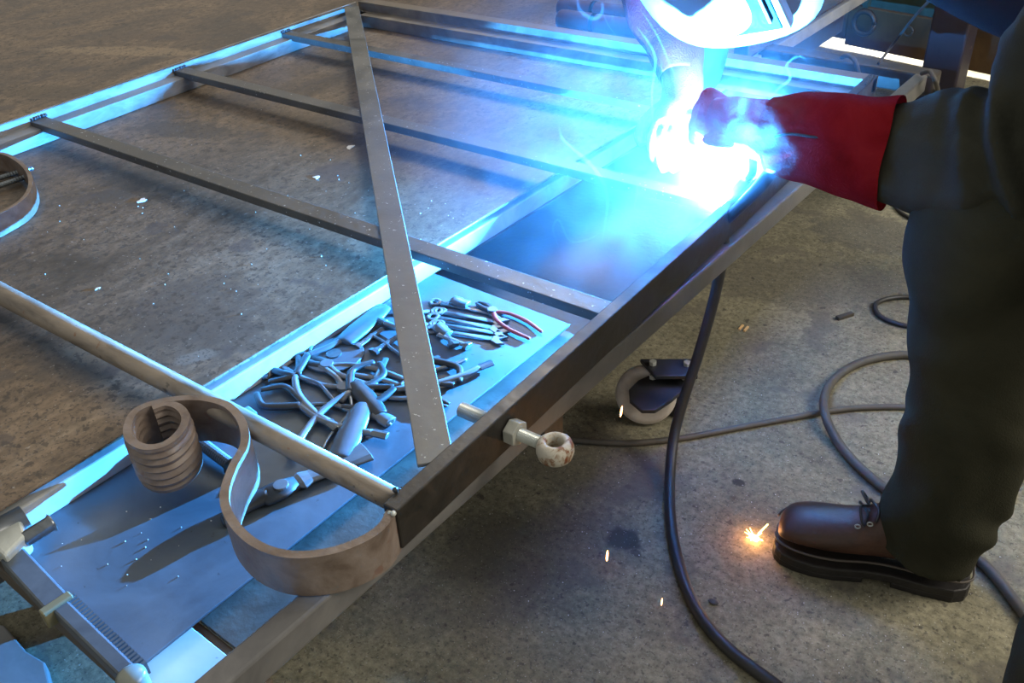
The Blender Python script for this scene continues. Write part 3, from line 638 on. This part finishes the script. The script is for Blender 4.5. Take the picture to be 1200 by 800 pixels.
# ------------------------------------------------------------------ welder
person = empty('person', 'welder in olive trousers, dark jacket, helmet and red gauntlets bending over the gate', 'person', (.02, 1.25, 0))
LOC[person.name] = Vector((.02, 1.25, 0))
hipL, hipR = Vector((.10, 1.13, .80)), Vector((.02, 1.36, .80))
shL, shR = Vector((-.12, 1.36, 1.06)), Vector((-.40, 1.84, 1.10))
elL = Vector((-.10, 1.315, .745)); wrL = Vector((-.455, 1.40, .655))
elR = Vector((-.86, 2.00, .95)); wrR = Vector((-.925, 1.74, .70))
headc = Vector((-.56, 1.83, 1.03))
# continuous body (skin) inside the clothing
bm = B()
limb(bm, [Vector((.06, 1.25, .84)), Vector((-.02, 1.38, .94)), Vector((-.17, 1.52, 1.04)), Vector((-.28, 1.60, 1.08))], [(.12, .15), (.11, .14), (.12, .17), (.07, .14)])
limb(bm, [Vector((-.26, 1.60, 1.08)), Vector((-.40, 1.66, 1.07)), headc], [.06, .058, .06])
ball(bm, headc, .095, 24, (1.05, .95, 1.15))
fd = Vector((.05, -.55, -.83)).normalized()
ball(bm, headc + fd * .098, .018, 10); ball(bm, headc + fd * .08 + Vector((.0, -.02, .0)), .03, 10)
for s in (1, -1): ball(bm, headc + Vector((.09 * s, .01, 0)), .025, 10, (.5, 1, 1.2))
for sh, el, wr in ((shL, elL, wrL), (shR, elR, wrR)): limb(bm, [sh + (Vector((-.2, 1.55, 1.05)) - sh) * .4, sh, el, wr], [.055, .055, .042, .028])
for h, kn, an in ((hipL, Vector((.12, 1.08, .45)), Vector((.20, 1.02, .09))), (hipR, Vector((-.07, 1.29, .45)), Vector((-.06, 1.25, .09)))): limb(bm, [h, kn, an], [.08, .055, .035])
body = mk('body', remesh(bm, .012, 3), skin_m, person, True)
# jacket torso
def fold_j(c): return .006 * noise.noise(c * 9) + .004 * noise.noise(Vector((c.x * 6, c.y * 20, c.z * 20)))
bm = B()
limb(bm, [Vector((.08, 1.24, .74)), Vector((.05, 1.27, .84)), Vector((-.03, 1.40, .97)), Vector((-.18, 1.54, 1.07)), Vector((-.30, 1.63, 1.11))], [(.16, .18), (.165, .19), (.16, .21), (.14, .24), (.08, .12)], 6, 32)
limb(bm, [Vector((-.30, 1.62, 1.10)), shR, elR, wrR + Vector((.0, .05, .04))], [(.09, .10), (.085, .09), (.07, .075), (.06, .065)], 8, 24)
limb(bm, [Vector((-.02, 1.38, .94)), Vector((-.14, 1.42, .93)), Vector((-.27, 1.47, .935)), Vector((-.37, 1.56, .965))], [(.10, .13), (.085, .12), (.07, .10), (.05, .08)], 6, 24)
bmj = remesh(bm, .011, 5, fold_j); mk('jacket', bmj, jacket_m, person, True)
# left sleeve, olive, gathered folds
def fold_s(c):
    t = (c - wrL).dot((elL - wrL).normalized())
    g = max(0, min(1, (t - .24) / .12))
    ph = c.z * 9 + c.x * 4
    return .013 * g * math.sin(t * 95 + 2.2 * math.sin(ph * 3)) + .016 * (1 - g * .6) * noise.noise(Vector((c.x * 9, c.y * 9, c.z * 16))) + .003 * noise.noise(c * 40)
wS = at(1038, 180, .70); wS = aty(1030, 182, 1.345); eS = aty(1200, 182, 1.30); mS = aty(1115, 183, 1.32); eS2 = aty(1245, 150, 1.33)
bm = B(); limb(bm, [wS, mS, eS, eS2, shL + Vector((.03, -.02, -.02))], [(.066, .046), (.085, .072), (.092, .082), (.10, .09), (.09, .09)], 10, 32)
mk('sleeve', remesh(bm, .007, 3, fold_s), sleeve_m, person, True, label='olive-grey sleeve')
# trousers
def fold_t(c):
    f = .012 * noise.noise(Vector((c.x * 7, c.y * 7, c.z * 5))) * (1 + max(0, .3 - c.z) * 3)
    f += .009 * math.sin((c.z * 1.0 + .55 * c.x + .3 * noise.noise(c * 5)) * 46) * .6 * max(0, 1 - abs(c.z - .20) / .22)
    f += .004 * math.sin((c.z - .5 * c.x) * 40 + 3 * noise.noise(c * 6)) * max(0, 1 - abs(c.z - .5) / .2)
    return f
def pz(px, py, Y): return aty(px, py, Y)
bm = B()
lg = [(pz(1079, 643, 1.235), .083), (pz(1112, 560, 1.25), .090), (pz(1146, 455, 1.27), .100), (pz(1155, 345, 1.30), .110), (pz(1180, 250, 1.33), .115)]
limb(bm, [p for p, _ in lg] + [Vector((.05, 1.34, .78))], [(r, r * .92) for _, r in lg] + [(.14, .13)], 8, 32)
l2 = [(Vector((.155, 1.02, .05)), .088), (Vector((.145, 1.02, .2)), .095), (Vector((.15, 1.04, .45)), .10), (Vector((.13, 1.10, .65)), .12)]
limb(bm, [p for p, _ in l2] + [Vector((.10, 1.16, .78))], [(r, r) for _, r in l2] + [(.14, .13)], 8, 32)
ball(bm, (.075, 1.25, .80), .16, 24, (.95, 1.15, .8))
trous = remesh(bm, .009, 4, fold_t)
mk('trousers', trous, trouser_m, person, True)
# boots
def boot(toe, heel, side):
    d = (heel - toe); d.z = 0; Lb = d.length; d.normalize(); n = Vector((-d.y, d.x, 0))
    stn = [  # t along from toe, halfwidth, top height, base
        (.0, .018, .036), (.02, .036, .058), (.07, .046, .070), (.16, .051, .078), (.28, .051, .083), (.38, .048, .093), (.47, .044, .112), (.56, .040, .135), (.66, .038, .15), (.8, .039, .155), (.92, .037, .15), (.98, .028, .13), (1.0, .018, .11)]
    bm = B(); rings = []
    for t, w_, h in stn:
        c = toe + d * (Lb * (.01 + .98 * t)); ring = []
        for k in range(20):
            a = math.pi * 2 * k / 20; cx = math.cos(a); sz = math.sin(a)
            zz = .026 + (h - .026) * (.5 + .5 * math.copysign(abs(sz) ** .8, sz)); ww = w_ * math.copysign(abs(cx) ** .75, cx) * (1 if sz < 0 else 1 - .30 * sz * (1 if t < .4 else 1.1))
            ring.append(bm.verts.new(c + n * ww + Vector((0, 0, zz))))
        rings.append(ring)
    for i in range(len(rings) - 1):
        for k in range(20): bm.faces.new((rings[i][k], rings[i][(k + 1) % 20], rings[i + 1][(k + 1) % 20], rings[i + 1][k]))
    bm.faces.new(rings[0][::-1]); bm.faces.new(rings[-1])
    bo_ = mk('boot', bm, boot_m, person, True, sub=1)
    ol = [(0, .022), (.015, .036), (.05, .047), (.12, .055), (.22, .0585), (.34, .055), (.48, .044), (.62, .040), (.78, .043), (.92, .042), (.98, .032), (1, .018)]
    pts = [toe + d * Lb * t + n * w_ for t, w_ in ol] + [toe + d * Lb * t - n * w_ for t, w_ in ol[::-1]]
    bm = B(); prism(bm, pts, .012, .030); mk('midsole', bm, sole_m, bo_, bevel=.003)
    fr = [p for p in ol if p[0] <= .5]; hl = [p for p in ol if p[0] >= .62]
    for sec, z in ((fr, 0), (hl, 0)):
        pts = [toe + d * Lb * t + n * w_ * .97 for t, w_ in sec] + [toe + d * Lb * t - n * w_ * .97 for t, w_ in sec[::-1]]
        bm = B(); prism(bm, pts, z, .0125); mk('tread', bm, sole_m, bo_, bevel=.002)
    bm = B(); path = [toe + d * Lb * (t * 1.0) + n * w_ * .985 + Vector((0, 0, .0315)) for t, w_ in ol] + [toe + d * Lb * t - n * w_ * .985 + Vector((0, 0, .0315)) for t, w_ in ol[::-1]]
    loft(bm, cr_(path, 3), .0022, 6); mk('welt_seam', bm, mat('seam', [(.06, .05, .045), (.10, .085, .07)], rough=.6), bo_, True)
    bm = B(); c = toe + d * Lb * .47 
    for j, t in enumerate((.40, .45, .50)):
        c = toe + d * Lb * t; z = .100 + (t - .38) * .20
        loft(bm, cr_([c + n * .026 + Vector((0, 0, z - .008)), c + n * .012 + Vector((0, 0, z + .006)), c - n * .012 + d * .012 + Vector((0, 0, z + .008)), c - n * .026 + d * .01 + Vector((0, 0, z - .006))], 4), .0026, 6)
    for s in (1, -1): c = toe + d * Lb * .44; loft(bm, cr_([c + Vector((0, 0, .118)), c + n * .02 * s + Vector((0, 0, .128)) - d * .014, c + n * .036 * s + Vector((0, 0, .104)) - d * .004, c + n * .008 * s + Vector((0, 0, .118))], 5), .0024, 6)
    mk('laces', bm, rubber, bo_, True)
    for t in (.40, .455):
        c = toe + d * Lb * t + n * .034 * side + Vector((0, 0, .098 + (t - .4) * .2)); bm = B(); loft(bm, [c + d * .0042 * math.cos(a) + Vector((0, 0, .0042 * math.sin(a))) for a in [i * math.pi / 5 for i in range(11)]], .0012, 6); mk('eyelet', bm, zinc_m, bo_, True)
    return bo_
boot(at(908, 628, .02), at(1136, 680, .02), -1 if True else 1)
boot(Vector((-.10, 1.035, .0)), Vector((.22, .99, .0)) + Vector((0, 0, 0)), 1) if False else boot(Vector((.06, 1.045, 0)), Vector((.385, 1.0, 0)), 1)
# left gauntlet glove (near arm)
def lerpv(a, b, t): return a.lerp(b, t)
cA = aty(1047, 181, 1.345); cB = aty(1000, 174, 1.345); cC = aty(945, 162, 1.365); cD = aty(905, 156, 1.375); cE = aty(868, 146, 1.41)
bm = B(); rings = loft(bm, cr_([cA, cB, cC, cD], 6), lerp_r([(.088, .062), (.080, .058), (.072, .050), (.060, .042)], 6), 32, caps=False)
geo = bmesh.ops.solidify(bm, geom=bm.faces[:], thickness=.004)
def fold_g(c): return .003 * noise.noise(c * 18)
for v in bm.verts: v.co += Vector((noise.noise(v.co * 14), noise.noise(v.co * 14 + Vector((5, 0, 0))), noise.noise(v.co * 14 + Vector((0, 7, 0))))) * .006
gl = mk('welding_glove', bm, glove_m, person, True, label='bright red leather gauntlet on the near arm')
bm = B()
limb(bm, [cD + (cC - cD) * .25, cD, cE, aty(842, 138, 1.445)], [(.058, .04), (.054, .04), (.046, .034), (.038, .028)], 6, 20)
# fingers curl round the torch: from knuckles to the left then down
kn = aty(838, 136, 1.45)
fdir = (aty(812, 135, 1.48) - kn)
upv = Vector((0, 0, 1)); 
for i, (o_, ln) in enumerate(((.030, .030), (.010, .034), (-.012, .032), (-.032, .026))):
    b0 = kn + Vector((.0, o_ * .55, o_ * .75)) ; d1 = Vector((-.80, .30, .10)).normalized(); d2 = Vector((-.35, .1, -.9)).normalized(); d3 = Vector((.7, -.2, -.6)).normalized()
    limb(bm, [b0 - d1 * .03, b0, b0 + d1 * ln, b0 + d1 * ln + d2 * ln * .9, b0 + d1 * ln + d2 * ln * .9 + d3 * ln * .7], [.014, .0145, .0135, .0125, .010], 5, 12)
tb = aty(880, 158, 1.40); limb(bm, [tb, tb + Vector((-.03, -.01, -.012)), tb + Vector((-.062, -.005, -.020)), tb + Vector((-.082, .0, -.022))], [.018, .0155, .014, .010], 5, 12)
hand = mk('glove_hand', remesh(bm, .0045, 2, fold_g), glove_m, gl, True)
bm = B(); sm = [aty(908, 160, 1.322), aty(925, 157, 1.312), aty(950, 160, 1.302), aty(970, 163, 1.297), aty(981, 168, 1.295)]
# seam on the gauntlet: thin dark strap following its near surface
LOC[gl.name] = LOC[person.name]
limb(bm, sm, [.0014, .0022, .0022, .0026, .0012], 4, 8); mk('seam', bm, rubber, gl, True)
# right gauntlet (far arm), hanging down left of the helmet
rA = aty(768, -45, 1.83); rB = aty(774, 10, 1.80); rC = aty(790, 55, 1.75); rD = aty(800, 92, 1.70); rE = aty(797, 128, 1.64)
bm = B(); loft(bm, cr_([rA, rB, rC, rD], 6), lerp_r([(.080, .085), (.075, .078), (.058, .062), (.042, .046)], 6), 32, caps=False)
bmesh.ops.solidify(bm, geom=bm.faces[:], thickness=.004)
for v in bm.verts: v.co += Vector((noise.noise(v.co * 12), noise.noise(v.co * 12 + Vector((5, 0, 0))), noise.noise(v.co * 12 + Vector((0, 7, 0))))) * .009
g2 = mk('welding_glove', bm, glove2_m, person, True, label='dull red leather gauntlet on the far arm, hanging beside the helmet')
LOC[g2.name] = LOC[person.name]
bm = B()
limb(bm, [rC, rD, rE, aty(790, 150, 1.60)], [(.040, .045), (.038, .043), (.030, .042), (.022, .038)], 6, 20)
base = aty(788, 148, 1.60)
for i, (o_, ln) in enumerate(((-.034, .9), (-.012, 1.05), (.010, 1.0), (.031, .85))):
    b0 = base + Vector((o_ * .9, o_ * .1, 0)); limb(bm, [b0 + Vector((0, .02, .02)), b0, b0 + Vector((.004, -.030 * ln, -.022 * ln)), b0 + Vector((.016, -.052 * ln, -.048 * ln)), b0 + Vector((.032, -.056 * ln, -.066 * ln))], [.014, .0145, .0135, .0125, .010], 5, 12)
limb(bm, [rE + Vector((-.03, 0, 0)), rE + Vector((-.055, -.02, -.02)), rE + Vector((-.06, -.05, -.045)), rE + Vector((-.045, -.07, -.06))], [.018, .0155, .014, .010], 5, 12)
mk('glove_hand', remesh(bm, .0045, 2, fold_g), glove2_m, g2, True)
# helmet
chin = aty(884, 50, 1.68)
hf = Vector((.16, -.82, -.52)).normalized(); dn = Vector((.298, -.48, -.825)); dn = (dn - hf * dn.dot(hf)).normalized(); rt = dn.cross(hf).normalized()
if rt.x < 0: rt = -rt
dn2 = (dn * math.cos(.12) - rt * math.sin(.12) * -1 * -1).normalized(); rt2 = (rt * math.cos(.12) + dn * math.sin(.12)).normalized()
dn, rt = dn2, rt2
HC = chin - dn * .165
bm = B(); NR, NS = 14, 48; rows = []
def outl(a):
    c, s = math.cos(a), math.sin(a)   # s>0 = down (chin)
    ex = 2.5 if s > 0 else 2.2
    r = (abs(c / .172) ** ex + abs(s / (.165 if s > 0 else .15)) ** ex) ** (-1 / ex)
    return r * c, r * s
for i in range(NR + 1):
    rho = i / NR; row = []
    for k in range(NS):
        x, y = outl(2 * math.pi * k / NS); dpt = .085 * (1 - rho ** 2.6)
        row.append(bm.verts.new(HC + rt * x * max(rho, .001) + dn * y * max(rho, .001) + hf * dpt))
    rows.append(row)
for j, (sc, dp) in enumerate(((1.0, -.04), (.98, -.09), (.93, -.13))):
    rows.append([bm.verts.new(HC + rt * outl(2 * math.pi * k / NS)[0] * sc + dn * outl(2 * math.pi * k / NS)[1] * (sc if math.sin(2 * math.pi * k / NS) < 0 else sc - .10 * j) + hf * dp) for k in range(NS)])
for i in range(len(rows) - 1):
    for k in range(NS):
        if i == 0: continue
        bm.faces.new((rows[i][k], rows[i][(k + 1) % NS], rows[i + 1][(k + 1) % NS], rows[i + 1][k]))
bm.faces.new(rows[1])
for v in rows[0]: bm.verts.remove(v)
bmesh.ops.solidify(bm, geom=bm.faces[:], thickness=.003)
hm = mk('welding_helmet', bm, helmet_m, person, True, label='pale welding helmet lit white by the arc'); LOC[hm.name] = LOC[person.name]
def hp(x, y, d): rho = min(1, max(abs(x) / .182, abs(y) / .165)); return HC + rt * x + dn * y + hf * (.085 * (1 - rho ** 2.6) + d)
def rq(x0, x1, y0, y1, d0, d1):
    bm = B(); hexa(bm, [HC + rt * x + dn * y + hf * d0 for x, y in ((x0, y0), (x1, y0), (x1, y1), (x0, y1))], [HC + rt * x + dn * y + hf * d1 for x, y in ((x0, y0), (x1, y0), (x1, y1), (x0, y1))]); return bm
mk('lens_frame', rq(-.03, .120, -.06, .080, .045, .074), helmet_m, hm, bevel=.008)
mk('lens', rq(-.018, .108, -.048, .068, .0, .077), lens_m, hm, bevel=.002)
mk('lens_clip', rq(.092, .098, -.05, .045, .077, .084), rubber, hm, bevel=.001)
bm = B(); ball(bm, HC - hf * .09 - dn * .02 + rt * .03, .15, 24, (1.1, 1.1, 1.0)); limb(bm, [HC - hf * .1 + rt * .05, HC - hf * .12 + rt * .2 - dn * .02, HC - hf * .14 + rt * .33 - dn * .03], [.12, .11, .12], 5, 20)
mk('hood', remesh(bm, .012, 4, fold_j), mat('slate_cloth', [(.06, .065, .095), (.09, .095, .13)], rough=.85), hm, True)
# apron / blue sleeve end hanging between helmet and hand
bm = B(); limb(bm, [aty(838, 30, 1.86), aty(833, 70, 1.84), aty(822, 100, 1.80), aty(812, 122, 1.77)], [(.03, .055), (.028, .055), (.024, .045), (.018, .028)], 6, 20)
mk('jacket_flap', remesh(bm, .008, 3, fold_j), jacket_m, person, True)

# ------------------------------------------------------------------ torch and arc
tor = empty('welding_torch', 'welding torch held in the near glove, lost in the glare at the joint', 'torch', ARC + Vector((.03, .0, .05)))
t1 = aty(862, 150, 1.41); n0 = ARC + Vector((.0105, -.001, .0125)); n1 = ARC + Vector((.046, -.006, .060))
bm = B(); loft(bm, [n0, n0.lerp(n1, .15), n0.lerp(n1, .8), n1], [.0075, .0088, .0095, .007], 16); mk('nozzle', bm, chrome, tor, True)  # nozzle added and angled to shade the jacket from the arc
bm = B(); limb(bm, [n1, n1 + Vector((.012, -.012, .025)), n1.lerp(t1, .6) + Vector((.02, -.01, .02)), t1], [.006, .007, .008, .011], 6, 14); mk('neck', bm, chrome, tor, True)
bm = B(); limb(bm, [t1, t1 + Vector((.05, -.02, .0)), t1 + Vector((.08, -.03, -.05)), Vector(at(846, 262, .46))], [.013, .014, .012, .0105], 6, 14); mk('handle', bm, rubber, tor, True)
bm = B(); ball(bm, ARC + Vector((.002, .009, .001)), .0032, 12); tag(mk('welding_arc', bm, emis('arc', (.75, .9, 1), 900), None, True), 'blinding white welding arc at the joint of cross bar and gate bar', 'arc')

# ------------------------------------------------------------------ smoke
def vmat(name, builder):
    m = bpy.data.materials.new(name); m.use_nodes = True; nt = m.node_tree; nt.nodes.clear()
    out = nt.nodes.new('ShaderNodeOutputMaterial'); vs = nt.nodes.new('ShaderNodeVolumeScatter'); vs.inputs['Color'].default_value = (.62, .74, 1, 1); vs.inputs['Anisotropy'].default_value = .0
    nt.links.new(vs.outputs[0], out.inputs['Volume']); builder(nt, vs); return m
def smoke_nodes(centre, rad, dens, nscale, lo, hi, base=0., dist=1.2, ridge=0):
    def f(nt, vs):
        N = nt.nodes; L = nt.links
        tc = N.new('ShaderNodeTexCoord')
        mp = N.new('ShaderNodeMapping'); mp.vector_type = 'TEXTURE'; mp.inputs['Location'].default_value = centre; mp.inputs['Scale'].default_value = rad; L.new(tc.outputs['Object'], mp.inputs[0])
        ln = N.new('ShaderNodeVectorMath'); ln.operation = 'LENGTH'; L.new(mp.outputs[0], ln.inputs[0])
        fo = N.new('ShaderNodeMapRange'); fo.interpolation_type = 'SMOOTHSTEP'; fo.inputs[1].default_value = 1.0; fo.inputs[2].default_value = .15; fo.inputs[3].default_value = 0; fo.inputs[4].default_value = 1; L.new(ln.outputs['Value'], fo.inputs[0])
        nz = N.new('ShaderNodeTexNoise'); nz.inputs['Scale'].default_value = nscale; nz.inputs['Detail'].default_value = 4; nz.inputs['Distortion'].default_value = dist; L.new(tc.outputs['Object'], nz.inputs['Vector'])
        r = N.new('ShaderNodeMapRange'); r.inputs[1].default_value = lo; r.inputs[2].default_value = hi; r.inputs[3].default_value = base; r.inputs[4].default_value = 1; L.new(nz.outputs[0], r.inputs[0])
        mu = N.new('ShaderNodeMath'); mu.operation = 'MULTIPLY'; L.new(fo.outputs[0], mu.inputs[0]); L.new(r.outputs[0], mu.inputs[1])
        m2 = N.new('ShaderNodeMath'); m2.operation = 'MULTIPLY'; L.new(mu.outputs[0], m2.inputs[0]); m2.inputs[1].default_value = dens; L.new(m2.outputs[0], vs.inputs['Density'])
    return f
def smoke(name, c, rad, dens, nscale, lo, hi, label, base=0., **k):
    o = empty.__call__ and None
    bm = B(); bmesh.ops.create_icosphere(bm, subdivisions=3, radius=1, matrix=Matrix.Translation(Vector(c)) @ Matrix.Diagonal((*rad, 1)))
    o = mk(name, bm, vmat(name + '_volume', smoke_nodes(c, rad, dens, nscale, lo, hi, base, **k))); return tag(o, label, 'smoke', kind='stuff')
smoke('smoke_haze', (-.80, 1.42, .60), (.55, .62, .36), .18, 9, .40, .68, 'thin blue-lit welding haze drifting over the tool tray', base=.12)
smoke('smoke_plume', (-.62, 1.52, .58), (.13, .17, .14), 2.3, 22, .42, .62, 'dense bright smoke billowing round the arc and up past the glove', base=.12)
smoke('smoke_puff', tuple(aty(893, 146, 1.31)), (.095, .06, .12), 4.5, 24, .44, .66, 'small bright smoke puff rising in front of the near wrist', base=.0)
# fine filaments of smoke
wm = vmat('wisp_volume', lambda nt, vs: setattr(vs.inputs['Density'], 'default_value', 7))
WG = 'fine curling smoke threads round the weld'
def wisp(pts, Y, r, lab):
    P = cr_([aty(x, y, Y + dy) for x, y, dy in pts], 8); n = len(P)
    bm = B(); loft(bm, P, [max(.0006, r * math.sin(math.pi * (i + .5) / n) ** .6) for i in range(n)], 8)
    tag(mk('smoke_wisp', bm, wm, None, True), lab, 'smoke', WG)
wisp([(705, 285, 0), (709, 262, 0), (712, 235, .02), (706, 212, .03), (690, 190, .03), (672, 175, .04), (658, 160, .05), (655, 140, .06)], 1.42, .0045, 'long smoke thread rising from the tray to the plate edge')
wisp([(655, 290, 0), (648, 268, 0), (655, 258, .02), (668, 282, .02), (690, 280, .01), (704, 272, 0)], 1.38, .003, 'hooked smoke thread left of the long one')
wisp([(716, 250, 0), (724, 246, 0), (733, 255, 0)], 1.38, .002, 'tiny arched smoke thread over the tray')
wisp([(746, 205, 0), (747, 225, 0), (745, 246, 0), (770, 246, 0)], 1.40, .0018, 'angled smoke thread below the glare')
wisp([(766, 150, 0), (764, 110, .02), (768, 70, .05), (760, 50, .06), (745, 30, .08)], 1.45, .0028, 'smoke thread rising before the far gauntlet')
wisp([(795, 98, 0), (785, 75, 0), (772, 45, .02), (760, 25, .03), (748, 8, .05)], 1.5, .0022, 'straight smoke thread crossing the far gauntlet')
wisp([(676, -5, 0), (680, 12, 0), (695, 22, 0), (705, 15, 0), (706, 0, 0)], 1.75, .005, 'curled smoke ring at the top of the picture')
wisp([(706, 12, 0), (712, 28, 0), (722, 42, 0)], 1.75, .002, 'short smoke tail under the curled ring')
wisp([(596, 60, 0), (615, 72, 0), (640, 76, 0), (655, 62, 0), (680, 55, 0)], 1.7, .002, 'smoke thread lying across the gate end channel')
wisp([(455, 170, 0), (480, 178, 0), (500, 188, 0)], 1.7, .0012, 'faint smoke thread beside the brace')
wisp([(512, 300, 0), (520, 312, 0), (524, 318, 0), (534, 312, 0)], 1.2, .0022, 'smoke thread crossing the second cross bar')
wisp([(758, 300, 0), (768, 310, 0), (780, 300, 0), (776, 280, 0), (790, 262, 0)], 1.40, .006, 'thick bright smoke curl at the foot of the glare')
wisp([(820, 120, 0), (812, 150, 0), (800, 165, 0), (790, 150, 0)], 1.44, .003, 'bright smoke thread at the near glove fingers')
wisp([(900, 118, 0), (912, 104, .02), (926, 92, .04), (922, 76, .06), (936, 66, .07), (946, 72, .07)], 1.5, .0028, 'blue smoke curl above the red cuff')
